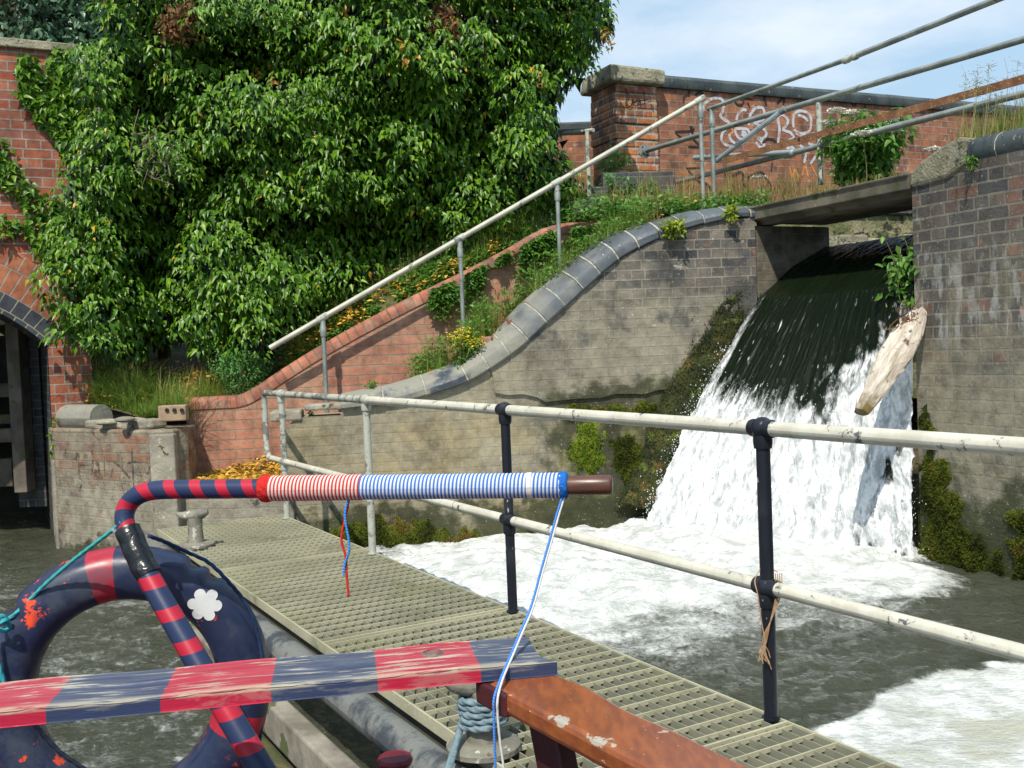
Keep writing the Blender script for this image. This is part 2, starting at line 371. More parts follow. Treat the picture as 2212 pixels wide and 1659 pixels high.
M_right = brick('weir_brick', [(.070, .064, .060), (.105, .094, .080), (.052, .053, .058), (.135, .112, .09), (.082, .073, .064), (.17, .10, .075)], (.20, .185, .15), row=.098, width=.275, ms=.010, rough=.7, over=[
    dict(col=(.33, .12, .07), scale=7, lo=.63, hi=.67, amt=.8),
    dict(col=(.46, .47, .46), scale=4, st=(3.2, 3.2, 1.0), lo=.50, hi=.60, z=(1.15, 1.45), z2=(2.2, 1.8), amt=.45, cover=.15),
    dict(col=(.46, .47, .46), scale=2.2, st=(1, 1, 2.2), lo=.62, hi=.68, amt=.35, cover=.15),
    dict(col=(.27, .25, .19), scale=1.6, lo=.22, hi=.42, z=(1.45, .90), amt=.86, cover=.38),
    dict(col=(.26, .24, .17), scale=3.0, lo=.4, hi=.55, z=(2.3, 1.6), amt=.45, cover=.25),
    dict(col=(.035, .045, .015), scale=3, lo=.3, hi=.5, z=(.45, .1), amt=.95, cover=.8)], bumpd=.018, gritty=True)
M_wing = brick('wing_brick', [(.12, .11, .095), (.20, .18, .15), (.075, .072, .07), (.24, .21, .17), (.16, .14, .12), (.055, .055, .06)], (.27, .25, .21), row=.093, width=.27, ms=.009, rough=.85, over=[
    dict(col=(.35, .17, .10), scale=6, lo=.63, hi=.67, z=(2.0, 2.2), amt=.6),
    dict(col=(.275, .252, .19), scale=1.1, lo=.28, hi=.50, z=(2.25, 1.6), amt=.88, cover=.45),
    dict(col=(.33, .295, .21), scale=1.3, lo=.30, hi=.48, x=(.5, -.3), amt=.82, cover=.42),
    dict(col=(.055, .058, .065), scale=2.3, lo=.50, hi=.64, z=(1.4, 1.6), z2=(2.55, 2.25), x=(-.2, .1), amt=.75, cover=.2),
    dict(col=(.50, .48, .42), scale=16, lo=.66, hi=.69, amt=.6),
    dict(col=(.34, .28, .16), scale=2.2, lo=.40, hi=.6, z=(.95, .6), amt=.75, cover=.3),
    dict(col=(.045, .048, .022), scale=2.0, lo=.26, hi=.42, x=(.15, .45), z=(1.12, .95), amt=.94, cover=.7),
    dict(col=(.28, .27, .10), scale=3.4, lo=.50, hi=.64, x=(.3, .55), z=(.85, .65), amt=.55, cover=.4),
    dict(col=(.045, .05, .02), scale=3, lo=.25, hi=.45, z=(.02, -.14), amt=.95, cover=.8)], bumpd=.012, gritty=True)
M_pink = brick('pink_brick', [(.41, .18, .12), (.45, .21, .14), (.36, .155, .105), (.43, .195, .13)], (.30, .24, .18), row=.1, width=.36, ms=.008, english=False, over=[
    dict(col=(.43, .27, .18), scale=2.5, lo=.40, hi=.62, amt=.6), dict(col=(.13, .09, .07), scale=3, lo=.58, hi=.72, amt=.5)], bumpd=.008)
M_pinkcope = brick('pink_coping', [(.36, .13, .08), (.42, .17, .11), (.31, .11, .07), (.26, .12, .09)], (.22, .15, .11), row=.5, width=.095, ms=.008, english=False, over=[dict(col=(.10, .08, .06), scale=4, lo=.55, hi=.7, amt=.6), dict(col=(.42, .30, .22), scale=5, lo=.5, hi=.65, amt=.5)], bumpd=.014)
M_pier = brick('pier_brick', [(.27, .13, .08), (.30, .20, .14), (.22, .18, .14), (.32, .26, .19), (.20, .12, .09)], (.27, .24, .19), row=.093, width=.22, english=False, over=[
    dict(col=(.26, .23, .17), scale=2.6, lo=.40, hi=.56, amt=.7, cover=.6), dict(col=(.36, .33, .26), scale=2, lo=.3, hi=.45, z=(.35, .1), amt=.9, cover=.85),
    dict(col=(.06, .05, .045), scale=5, lo=.58, hi=.68, z=(.0, .25), amt=.8), dict(col=(.05, .06, .03), scale=4, lo=.3, hi=.5, z=(-.3, -.4), amt=.9)], bumpd=.018, gritty=True)
M_conc = simple('old_concrete', (.36, .33, .26), (.22, .20, .16), 3, .9, bumpd=.02, speck=[((.5, .46, .36), 30, .62), ((.08, .08, .05), 9, .63)])
M_stone = simple('cap_stone', (.38, .35, .25), (.20, .19, .13), 5, .9, bumpd=.03, speck=[((.08, .08, .06), 12, .6)])
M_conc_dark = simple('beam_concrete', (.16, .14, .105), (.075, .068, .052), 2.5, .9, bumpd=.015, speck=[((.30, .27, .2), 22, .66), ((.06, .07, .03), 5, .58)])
M_cope = Mat('blue_coping', .45, spec=.5)
_n = M_cope.noise(2.4, 7, .62); _z = M_cope.sep(M_cope.pos()); _x = M_cope.math('ADD', _z[0], M_cope.mr(M_cope.noise(3, 4), .3, .7, -.8, .8, False))
_c = M_cope.mix(M_cope.mr(M_cope.noise(1.3, 6, .65), .35, .6), (.045, .056, .075), (.105, .12, .14))
_f = M_cope.math('MULTIPLY', M_cope.mr(_n, .34, .46), M_cope.mr(_x, -.5, .9, 1, .06, False))
_c = M_cope.mix(_f, _c, M_cope.mix(M_cope.noise(30, 5), (.30, .295, .25), (.20, .195, .165)))
_c = M_cope.mix(M_cope.mr(M_cope.noise(24, 4, .7), .66, .69, 0, .8), _c, (.5, .5, .45))
M_cope.col(_c); M_cope.rough(M_cope.mr(_f, 0, 1, .42, .85)); M_cope.bump(M_cope.noise(14, 6), .6, .012); M_cope = M_cope.m
M_coped = simple('dark_coping', (.035, .047, .052), (.07, .085, .085), 4, .65, bumpd=.006, speck=[((.2, .2, .16), 14, .64)])
M_joint = simple('coping_joint', (.45, .43, .36), (.28, .26, .2), 20, .95, bumpd=.004)
M_galv = simple('galvanised', (.20, .225, .215), (.33, .36, .34), 5, .55, .35, .002, speck=[((.5, .5, .46), 40, .66), ((.16, .12, .08), 12, .64)])
M_tube = simple('scaffold_steel', (.50, .56, .60), (.36, .42, .45), 6, .38, .55, .001, speck=[((.22, .22, .22), 14, .66)])
M_white = Mat('cream_paint', .5)
_w = M_white.mix(M_white.mr(M_white.noise(7, 6, .65), .35, .65), (.62, .595, .50), (.50, .475, .39))
_w = M_white.mix(M_white.mr(M_white.noise(11, 8, .74), .580, .625), _w, (.10, .11, .12))
_w = M_white.mix(M_white.mr(M_white.noise(60, 3, .6), .70, .72), _w, (.16, .10, .07))
M_white.col(_w); M_white.bump(M_white.noise(60, 5), .4, .003); M_white = M_white.m
M_chipw = Mat('chipped_white_paint', .6)
_w = M_chipw.mix(M_chipw.mr(M_chipw.noise(7, 8, .7), .5, .56), (.42, .43, .37), (.17, .175, .155)); _w = M_chipw.mix(M_chipw.mr(M_chipw.noise(30, 6, .7), .6, .64), _w, (.5, .5, .42))
M_chipw.col(_w); M_chipw.bump(M_chipw.noise(40, 5), .5, .004); M_chipw = M_chipw.m
M_black = Mat('black_paint', .32)
_v = M_black.mix(M_black.mr(M_black.noise(34, 3, .6, M_black.vscale(M_black.pos(), (1, 1, .5))), .70, .72), (.012, .014, .022), (.55, .53, .47))
_v = M_black.mix(M_black.mr(M_black.noise(4, 5), .5, .75), _v, M_black.mix(.5, _v, (.06, .065, .075))); M_black.col(_v); M_black.bump(M_black.noise(50, 4), .3, .002); M_black = M_black.m
M_rust = simple('rusty_steel', (.16, .07, .035), (.27, .13, .06), 10, .9, .1, .006, speck=[((.42, .26, .14), 60, .6), ((.05, .03, .02), 7, .62)])
M_soil = simple('soil', (.09, .07, .045), (.16, .13, .08), 5, .95, bumpd=.03, speck=[((.08, .10, .03), 3, .5)])
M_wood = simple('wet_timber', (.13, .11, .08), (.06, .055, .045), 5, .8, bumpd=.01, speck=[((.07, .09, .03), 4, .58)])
M_wood2 = simple('grey_timber', (.20, .16, .13), (.10, .085, .07), 4, .8, bumpd=.01, speck=[((.10, .11, .05), 5, .6)])

def leafmat(name, c1, c2, c3=None, rough=.32, spec=.6, yfrac=0.03, ycol=(.50, .30, .02), trans=.12):
    m = Mat(name, rough, 0, spec); i = m.island()
    st = [(0, c1), (.5, c2), (1 - yfrac - .004, c3 or c2)]
    if yfrac: st += [(1 - yfrac, ycol)]
    m.col(m.ramp(i, st)); m.b.inputs['Transmission Weight'].default_value = 0
    # a little light passes through the blade
    tr = m.t.nodes.new('ShaderNodeBsdfTranslucent'); tr.inputs[0].default_value = tuple(min(1, x*2.2) for x in c2)+(1,)
    ms = m.t.nodes.new('ShaderNodeMixShader'); ms.inputs[0].default_value = trans
    out = m.t.nodes['Material Output']; m.t.links.new(m.b.outputs[0], ms.inputs[1]); m.t.links.new(tr.outputs[0], ms.inputs[2]); m.t.links.new(ms.outputs[0], out.inputs[0])
    MATS[name] = m.m; return m.m
M_ivy = leafmat('ivy_leaf', (.028, .088, .006), (.074, .178, .009), (.165, .300, .018), rough=.38, spec=.34, yfrac=.004, trans=.16)
M_ivyd = leafmat('ivy_leaf_shade', (.008, .028, .007), (.014, .045, .010), (.022, .065, .011), yfrac=.012, rough=.4)  # darker copy of the ivy leaf: shade between the sprays painted in
M_tree = leafmat('tree_leaf', (.035, .09, .04), (.06, .14, .065), (.12, .22, .13), rough=.4, yfrac=0)
M_dead = leafmat('dead_leaf', (.09, .045, .02), (.17, .08, .035), (.26, .14, .07), rough=.7, spec=.2, yfrac=0)
M_yel = leafmat('fallen_leaf', (.38, .22, .04), (.62, .36, .04), (.74, .50, .10), rough=.6, spec=.3, yfrac=.12, ycol=(.30, .15, .05))
M_grass = leafmat('grass_blade', (.08, .16, .02), (.16, .26, .04), (.27, .32, .08), rough=.5, spec=.3, yfrac=.10, ycol=(.36, .30, .12), trans=.3)
M_dry = leafmat('dry_grass', (.30, .22, .10), (.36, .25, .10), (.28, .17, .07), rough=.7, spec=.2, yfrac=.25, ycol=(.16, .20, .05), trans=.3)
M_weed = leafmat('weed_leaf', (.05, .13, .02), (.09, .21, .03), (.14, .28, .05), rough=.45, spec=.35, yfrac=0, trans=.25)
M_fern = leafmat('blue_green_leaf', (.05, .16, .035), (.08, .23, .05), (.13, .30, .08), rough=.5, spec=.3, yfrac=0, trans=.2)
M_flow = leafmat('yellow_petal', (.70, .48, .01), (.80, .58, .02), rough=.6, spec=.2, yfrac=0)
M_umb = leafmat('white_umbel', (.60, .60, .50), (.72, .72, .62), rough=.7, spec=.2, yfrac=0)
M_stem = simple('stem', (.20, .22, .08), (.28, .24, .12), 20, .7, bumpd=0)
M_bark = simple('bark', (.07, .055, .04), (.13, .10, .07), 8, .9, bumpd=.01)
def mossmat():
    m = Mat('moss', .95, spec=.1); n = m.noise(3.2, 6, .6)
    m.col(m.mix(m.mr(m.noise(60, 3), .35, .65, 0, .5), m.ramp(n, [(.30, (.020, .028, .008)), (.45, (.06, .07, .012)), (.55, (.13, .16, .018)), (.64, (.19, .12, .035))]), (.03, .05, .01)))
    m.bump(m.noise(45, 5, .7), 1.0, .03); return m.m
M_moss = mossmat()
M_mossd = simple('dark_wet_moss', (.022, .030, .008), (.055, .060, .012), 5, .9, bumpd=.03, lo=.42, hi=.66, speck=[((.11, .075, .02), 4, .58), ((.10, .13, .02), 7, .60)])
def mossmat2():
    m = Mat('bright_moss', .95, spec=.1); i = m.noise(14, 5, .65)
    m.col(m.ramp(i, [(.30, (.07, .12, .012)), (.5, (.15, .22, .02)), (.68, (.28, .33, .04))])); m.bump(m.noise(50, 5, .7), 1.0, .03); return m.m
M_mossb = mossmat2()
# ------------------------------------------------------------------ key planes and points (metres)
ZW = -.45
W = Plane((-1.05, 9.8), (.9937, .1126))                 # wing wall face
E = np.array([2.48, 10.2]); Cc = np.array([3.34, 8.4])   # the two corners of the weir opening
dR = (Cc-E)/np.linalg.norm(Cc-E); RW = Plane(Cc, dR)     # right wall face, running towards the camera
nb = np.array([.9, .43]); nb /= np.linalg.norm(nb)       # upstream direction
R = Plane((-3.3, 10.3), (1, .15))                        # red stair wall
PP = Plane((1.39, 12.5), (.91, .415))                    # parapet, pillar front
PBr = Plane((-4.97, 10.45), (.885, .465))                # bridge wall
def v3(p, z): return np.array([p[0], p[1], z])
# ------------------------------------------------------------------ ground
def t_red(x): return np.interp(x, [-5, -2.65, -2.3, -.4, .9, 1.6, 2.2], [.97, .97, 1.10, 2.16, 2.68, 2.9, 3.0])
def y_red(x): return 10.3+.15*(x+3.3)
def bank_z(x, y):
    x = np.asarray(x, float); y = np.asarray(y, float)
    dd_ = np.clip(y-y_red(x)-.12, 0, 9)
    z = t_red(x)-.10+np.minimum(dd_*np.where(x < -2.4, .35, 1.2), .6+dd_*.25)
    return np.minimum(z, 3.05)+(fbm(x*2.5, y*2.5, 3, 5)-.5)*.08
xs = np.linspace(-4.75, 2.85, 110); G = np.zeros((60, 110, 3))
for j, x in enumerate(xs):
    y0 = y_red(x)+.20 if x > -3.3 else 9.95-.55*(x+3.3)*1.0*(-1)*(-1)
    if x <= -3.3: y0 = 10.0+(-3.3-x)*.6
    for i, t in enumerate(np.linspace(0, 1, 60)):
        y = y0+(14.6-y0)*t**1.5; G[i, j] = (x, y, bank_z(x, y))
mb = MB().grid(G)
for a, b_ in [((-200, 14.7), (-9.5, 400)), ((-9.6, 16.2), (-4.8, 400)), ((-4.9, 14.4), (200, 400)), ((6.2, -60), (200, 14.5))]:
    mb.box(((a[0]+b_[0])/2, (a[1]+b_[1])/2, 1.0), (b_[0]-a[0], b_[1]-a[1], 3.9))
gq = [v3(Cc+dR*-.1+nb*.35, 2.84), v3(Cc+dR*8+nb*.35, 2.84), v3(Cc+dR*8+nb*6, 2.84), v3(Cc+dR*-.1+nb*6, 2.84)]
mb.prism(gq, (0, 0, -3.4))
struct(mb.build('ground', M_soil, smooth=True))
# ------------------------------------------------------------------ bridge on the left
t = thing('brick_bridge', 'red brick canal bridge with a blue brick arch at the left edge', 'bridge', v3(PBr.p, ZW))
uS, zS = PBr.uz(103, 746); Ra = 2.05; al = math.radians(43); uc, zc = uS-Ra*math.cos(al), zS-Ra*math.sin(al)
zt = 4.66; uR = .62; uL = -7.5
def apt(r, a): return (uc+r*math.cos(a), zc+r*math.sin(a))
ang = np.linspace(al, math.pi-al, 34); arc = [apt(Ra, a) for a in ang]
poly = [(uR, -1.2), (uR, zt), (uL, zt), (uL, -1.2), (arc[-1][0], -1.2)]+arc[::-1]+[(uS, -1.2)]
mb = MB().prism([PBr.at(u, z) for u, z in poly], list(-PBr.n*5)+[0])
mb.build('wall', M_bridge, t)
def ring(r0, r1, off, name, mat):
    mb = MB(); V = []; UV = []
    for a in np.linspace(al, math.pi-al, 60):
        for r, o in ((r0, -.05), (r0, off), (r1, off), (r1, -.05)): q = apt(r, a); V.append(PBr.at(q[0], q[1], o)); UV.append((a*Ra, r+(.0 if o == off else .05)))
    mb.add(V, [(4*i+k, 4*i+k+1, 4*i+k+5, 4*i+k+4) for i in range(59) for k in range(3)], UV); return mb.build(name, mat, t, uv='vert')
M_ringr = brick('ring_red', [(.38, .12, .06), (.46, .17, .08), (.33, .11, .06)], (.36, .31, .27), row=.25, width=.10, ms=.008, english=False)
M_ringb = brick('ring_blue', [(.05, .06, .085), (.065, .075, .10), (.04, .045, .06)], (.33, .30, .2), row=.21, width=.13, ms=.007, english=False, rough=.5)
ring(Ra-.004, Ra+.19, .012, 'blue_arch_ring', M_ringb); ring(Ra+.19, Ra+.40, .008, 'red_arch_ring', M_ringr); ring(Ra+.40, Ra+.62, .005, 'red_arch_ring', M_ringr)
mb = MB(); V = []
li = [(uS-.006, -1.2), (uS-.006, zS)]+[apt(Ra-.006, a) for a in ang[1:]]
for u, z in li:
    V += [PBr.at(u, z, -.03), PBr.at(u, z, -4.9)]
mb.add(V, [(2*i, 2*i+1, 2*i+3, 2*i+2) for i in range(len(li)-1)]); mb.build('arch_lining', M_blue, t)
mb = MB().box(PBr.at((uL+uR)/2, zt+.045, -.16), (uR-uL+.1, .42, .09), PBr.d); mb.build('coping', M_stone, t, bevel=.01)
mb = MB().box(PBr.at(uS+.05, -.35, .03), (.16, .12, 1.6), PBr.d); mb.build('kerb', M_conc, t, bevel=.02)
# lock gate seen through the arch
t = thing('lock_gate', 'mossy timber lock gate seen through the bridge arch', 'lock gate', PD(20, 1000, 14.4))
def gate(px0, px1, py0, py1, y, th): 
    pm = (py0+py1)/2; a = PD(px0, pm, y); b = PD(px1, pm, y); a[2] = PD((px0+px1)/2, py1, y)[2]; b[2] = PD((px0+px1)/2, py0, y)[2]; return ((a[0]+b[0])/2, y, (a[2]+b[2])/2), (b[0]-a[0], th, b[2]-a[2])
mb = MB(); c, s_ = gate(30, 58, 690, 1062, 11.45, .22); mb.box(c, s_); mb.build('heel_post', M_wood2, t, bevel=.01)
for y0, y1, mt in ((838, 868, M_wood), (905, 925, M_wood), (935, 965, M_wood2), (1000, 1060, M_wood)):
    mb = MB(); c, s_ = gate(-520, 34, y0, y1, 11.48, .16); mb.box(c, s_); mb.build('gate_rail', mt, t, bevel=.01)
mb = MB(); c, s_ = gate(-520, 34, 735, 1050, 12.0, .06); mb.box(c, s_); mb.build('planking', simple('gate_plank_shade', (.012, .012, .010), (.03, .03, .02), 4, .8), t)  # planks in near-black that paints the dark gaps between the rails
mb = MB(); c, s_ = gate(-520, 48, 640, 712, 11.6, .3); mb.box(c, s_); tag(mb.build('concrete_lintel', M_conc, bevel=.01), 'grey concrete beam above the lock gate under the arch', 'beam')
mb = MB(); c, s_ = gate(60, 118, 640, 1085, 11.95, .7); mb.box(c, s_); tag(mb.build('gate_recess_wall', M_blue), 'dark blue brick quoin between the lock gate and the arch edge', 'wall')
# ------------------------------------------------------------------ pier, left
pier = [(-4.98, 12.6), (-4.95, 10.9), (-4.86, 10.62), (-4.72, 10.44), (-4.55, 10.33), (-3.42, 9.60), (-3.22, 9.62), (-3.20, 9.72), (-3.14, 9.80), (-3.22, 10.35), (-3.22, 12.6)]
t = thing('masonry_pier', 'weathered brick and concrete pier with faded graffiti left of the grating walkway', 'pier', (-4, 10.3, ZW))
mb = MB().prism([(x, y, -1.2) for x, y in pier], (0, 0, 1.98)); mb.build('wall', M_pier, t, bevel=.02)
cop = [(-4.93, 10.95), (-4.84, 10.66), (-4.71, 10.49), (-4.55, 10.39), (-4.28, 10.21)]
mb = MB(); Pth = catmull([(x+.10, y+.12, .88) for x, y in cop], 5)
mb.tube(Pth, .135, 14); mb.build('bullnose_coping', M_cope, t, smooth=True)
mb = MB()
for k in range(7):
    x = -4.2+k*.12; y = 10.16-(x+4.2)*.62+.12
    mb.box((x, y, .815+.02*random.random()), (.17, .20, .08+.04*random.random()), (.8, -.5), tilt=random.uniform(-.1, .1))
mb.build('broken_mortar', M_conc, t, bevel=.025)
mb = MB(); mb.prism([(-3.45, 9.592, z) for z in (-1,)]+[(-3.40, 9.578, -1), (-3.21, 9.595, -1), (-3.205, 9.66, -1), (-3.3, 9.9, -1)], (0, 0, 1.74)); mb.build('rough_quoin', M_conc, t, bevel=.015)
PF = Plane((-4.55, 10.33), (1.13, -.73))
M_black_spray = simple('faded_black_spray', (.06, .05, .05), (.20, .17, .13), 18, .9, bumpd=0, lo=.36, hi=.56)
mb = MB()
def strokes(mb, lst, pl, wd, off=.004, sm=4):
    for s_ in lst:
        ribbon(mb, catmull([pl.hit(x, y, off) for x, y in s_], sm), wd, list(pl.n)+[0])
strokes(mb, [[(168, 985), (170, 1010), (172, 1035)], [(198, 975), (200, 1000), (196, 1025)], [(170, 1005), (198, 1002)], [(212, 990), (214, 1025), (222, 1030)], [(224, 985), (226, 1028)],
             [(240, 992), (262, 1012), (280, 1032)], [(243, 1010), (238, 1030)], [(262, 985), (264, 1015)], [(283, 965), (286, 1005), (288, 1050)], [(275, 1000), (300, 995)], [(300, 1005), (292, 1020), (305, 1028)], [(310, 1010), (318, 1022), (322, 1008)], [(176, 1045), (170, 1062)], [(262, 1045), (270, 1075)]], PF, .024)
mb.build('graffiti', M_black_spray, t)
br = MB(); c = PD(375, 892, 9.72); br.box(c, (.26, .12, .15), (1, .06)); ob = br.build('hollow_brick', simple('buff_brick', (.38, .27, .18), (.30, .21, .14), 10, .9, bumpd=.006), bevel=.012)
tag(ob, 'loose buff brick with three round holes on the pier corner', 'brick')
for k, px in enumerate((361, 377, 393)):
    q = PD(px, 886, 9.658); hb = MB().lathe(q, [(.019, 0), (.019, .012)], 16, (0, -1, 0)); hb.build('dark_hole_disc', simple('hole_dark%d' % k, (.01, .01, .01), (.02, .015, .01), bumpd=0) if k == 0 else MATS['hole_dark0'], ob)  # near-black discs paint the darkness inside the holes
for k, (px, py, sx) in enumerate(((232, 912, .30), (270, 906, .24))):
    q = PD(px, py, 10.0-.25*k); g = MB(); g.ball(q, .5, 14, (sx*.8, .20, .06)); o = g.build('flat_stone', M_conc, smooth=True)
    tag(o, ('pale flat stone lying on the left part of the pier rim', 'smaller flat stone beside the grass on the pier rim')[k], 'stone', 'loose stones on the pier')
# landing end wall and ledge between pier and wing wall
mb = MB().prism([(-3.22, 9.74, -1.2), (-2.12, 9.62, -1.2), (-2.12, 10.75, -1.2), (-3.22, 10.5, -1.2)], (0, 0, 1.45))
tag(mb.build('landing_wall', M_pier, bevel=.015), 'low brick ledge with fallen leaves at the far end of the grating walkway', 'wall')
# ------------------------------------------------------------------ red stair wall
t = thing('stair_wall', 'modern pink brick wall stepping up beside the overgrown steps', 'wall', v3(R.p, .2))
xs = [-3.25, -2.85, -2.62, -2.4, -2.1, -1.6, -1.0, -.4, .2, .9, 1.5]
tp = [R.hit(px, py) for px, py in ((400, 884), (470, 880), (520, 876), (560, 858), (620, 818), (700, 768), (800, 712), (900, 660), (1000, 612), (1100, 560), (1200, 508), (1320, 500), (1440, 496))]
mb = MB().prism([(p[0], p[1], p[2]) for p in tp]+[R.at(5.2, -.3), R.at(0.05, -.3)], list(-R.n*.24)+[0]); mb.build('wall', M_pink, t)
mb = MB(); cp = catmull(tp, 6); V = []; UV = []; L = 0
prof = [(.012, -.01), (.016, .06), (-.01, .095), (-.06, .112), (-.20, .112), (-.255, .07), (-.26, -.01)]
for i, p in enumerate(cp):
    if i: L += np.linalg.norm(cp[i]-cp[i-1])
    tg = cp[min(i+1, len(cp)-1)]-cp[max(i-1, 0)]; tg /= np.linalg.norm(tg); nn = np.array([R.n[0], R.n[1], 0]); upv = np.cross(nn, tg); upv *= np.sign(upv[2])
    for k, (a, h) in enumerate(prof): V.append(p+nn*a+upv*h); UV.append((L, .1+k*.04))
m_ = len(prof); mb.add(V, [(i*m_+k, (i+1)*m_+k, (i+1)*m_+k+1, i*m_+k+1) for i in range(len(cp)-1) for k in range(m_-1)], UV)
mb.build('coping', M_pinkcope, t, uv='vert', smooth=True, angle=60)
# steps between the stair wall and the wing wall
t = thing('brick_steps', 'worn brick steps with fallen leaves climbing behind the curved coping', 'steps', (-2.5, 9.9, .2))
for k in range(13):
    x0 = -2.15+k*.262; z1 = .40+k*.163; ya = W.p[1]+.1133*(x0+1.05)+.16; yb = y_red(x0)-.01
    mb = MB().box((x0+.35, (ya+yb)/2, z1-.35), (.72, yb-ya, .70), (1, .13)); mb.build('step', M_pink if k % 2 else M_pinkcope, t, bevel=.012)
# ------------------------------------------------------------------ wing wall with curved coping
t = thing('wing_wall', 'long weathered brick wing wall with a curved blue brick coping left of the waterfall', 'wall', v3(W.p, ZW))
low = [(738, 884), (800, 877), (870, 868), (935, 850), (1000, 828), (1060, 795), (1130, 745), (1190, 690), (1240, 645), (1300, 590), (1350, 553), (1420, 518), (1500, 490), (1570, 474), (1642, 470)]
hs = [.14, .16, .19, .21, .23, .25, .28, .30, .30, .28, .25, .21, .17, .15, .14]
lw = [W.hit(*p) for p in low]
crack = [(1060, 797), (1066, 822), (1068, 848), (1095, 853), (1130, 851), (1160, 858), (1178, 868), (1230, 862), (1300, 858), (1330, 850), (1390, 851), (1420, 842), (1480, 838), (1560, 820), (1700, 800)]
ck = [W.hit(x, y) for x, y in crack]
uE = (E-W.p)@W.d
lft = [W.hit(616, 925), W.hit(640, 902), W.hit(735, 897)]
body = [W.at((lft[0][:2]-W.p)@W.d, -1.2)]+[lft[0]]+lft[1:]+[p for p in lw if p[0] < 2.47]+[W.at(uE-.012, lw[-1][2])]+[W.at(uE-.012, -1.2)]
mb = MB().prism(body, list(-W.n*.5)+[0]); mb.build('wall', M_wing, t)
up = ck[:-1]+[W.at(uE-.010, ck[-1][2])]+[W.at(uE-.010, lw[-1][2]+.0)]+[p for p in lw[::-1] if p[0] < 2.4 and p[0] > ck[0][0]+.02]
n3 = np.array([W.n[0], W.n[1], 0])
mb = MB().prism([p+n3*.032 for p in up], list(-W.n*.06)+[0]); mb.build('upper_facing', M_wing, t)
mb = MB(); cp = catmull(lw, 7); HH = np.interp(np.linspace(0, 1, len(cp)), np.linspace(0, 1, len(hs)), hs)
prof = [(.040, -.005), (.066, .06), (.072, .30), (.060, .46), (.030, .58), (-.05, .76), (-.16, .95), (-.22, 1.0), (-.40, .98), (-.40, -.05)]
def cope_pt(i, k, e=0):
    p = cp[i]; tg = cp[min(i+1, len(cp)-1)]-cp[max(i-1, 0)]; tg /= np.linalg.norm(tg); u_ = np.cross(n3, tg); u_ *= np.sign(u_[2]); a, h = prof[k]
    hh = HH[i]*h+(.0 if h < .1 else e); return p+n3*(a*(.55+HH[i]*2.0)+ (e if a > 0 else 0))+u_*hh
Ls = np.concatenate([[0], np.cumsum([np.linalg.norm(cp[i+1]-cp[i]) for i in range(len(cp)-1)])]); q = 0.0; m_ = len(prof)
def cope_at(L, sc_, dy, dn=0):
    i = int(np.clip(np.searchsorted(Ls, L), 1, len(cp)-1)); f_ = float(np.clip((L-Ls[i-1])/(Ls[i]-Ls[i-1]), 0, 1)); out = []
    for k in range(m_):
        P_ = cope_pt(i-1, k)*(1-f_)+cope_pt(i, k)*f_; c_ = cp[i-1]*(1-f_)+cp[i]*f_; c_ = c_+np.array([0, .15, 0]); out.append(c_+(P_-c_)*sc_+n3*dy+np.array([0, 0, dn]))
    return out
jt = MB(); rb_ = random.Random(5)
while q < Ls[-1]-.05:
    i = min(int(np.searchsorted(Ls, q)), len(cp)-1); ln_ = (.235 if cp[i][0] > -.5 else .40)*rb_.uniform(.93, 1.07); q2 = min(q+ln_, Ls[-1]); gap = .009
    sc_ = 1+rb_.uniform(-.012, .012); dy = rb_.uniform(-.007, .007); dz_ = rb_.uniform(-.006, .006); tw_ = rb_.uniform(-.008, .008)
    sec = [(q+.001, sc_*.965), (q+.010, sc_*.995)]+[(q+(q2-gap-q)*u_, sc_) for u_ in (.25, .5, .75)]+[(q2-gap-.010, sc_*.995), (q2-gap, sc_*.965)]
    V = []
    for L_, s2 in sec: V += cope_at(L_, s2, dy+tw_*(L_-q)/ln_, dz_)
    n_ = len(sec); mb.add(V, [(a*m_+k, (a+1)*m_+k, (a+1)*m_+(k+1) % m_, a*m_+(k+1) % m_) for a in range(n_-1) for k in range(m_)]+[tuple(range(m_)), tuple(range((n_-1)*m_, n_*m_))[::-1]])
    V = cope_at(q2-gap-.003, .980, 0)+cope_at(q2+.004, .980, 0); jt.add(V, [(k, m_+k, m_+(k+1) % m_, (k+1) % m_) for k in range(m_)])
    q = q2
cob = mb.build('coping', M_cope, t, smooth=True, angle=24); jt.build('mortar_joint', M_joint, cob)
ob = MB().box(W.at(-1.12, .86, -.12), (.30, .3, .10), W.d, tilt=.02).box(W.at(-.72, .93, -.1), (.45, .26, .06), W.d).build('rough_ledge', M_conc, t, bevel=.02)
# ------------------------------------------------------------------ right wall
t = thing('weir_wall', 'tall dark brick wall with pale lime streaks right of the waterfall', 'wall', v3(Cc, ZW))
zc_ = 2.72
mb = MB().prism([RW.at(0, -1.2), RW.at(0, 2.60), RW.at(.36, 2.62), RW.at(.5, zc_), RW.at(7.5, zc_), RW.at(7.5, -1.2)], list(nb*.55)+[0]); mb.build('wall', M_right, t)
mb = MB()
for k in range(29):
    u = .56+k*.252
    V = []
    for uu in (u, u+.245):
        for a, h in ((-.004, 0), (.02, .04), (.015, .10), (-.02, .15), (-.09, .185), (-.2, .195), (-.4, .19), (-.42, 0)): V.append(RW.at(uu, zc_+h, a))
    mb.add(V, [(k2, k2+1, k2+9, k2+8) for k2 in range(7)]+[tuple(range(8))[::-1], tuple(range(8, 16))])
mb.build('bullnose_coping', M_coped, t, smooth=True, angle=40)
mb = MB()
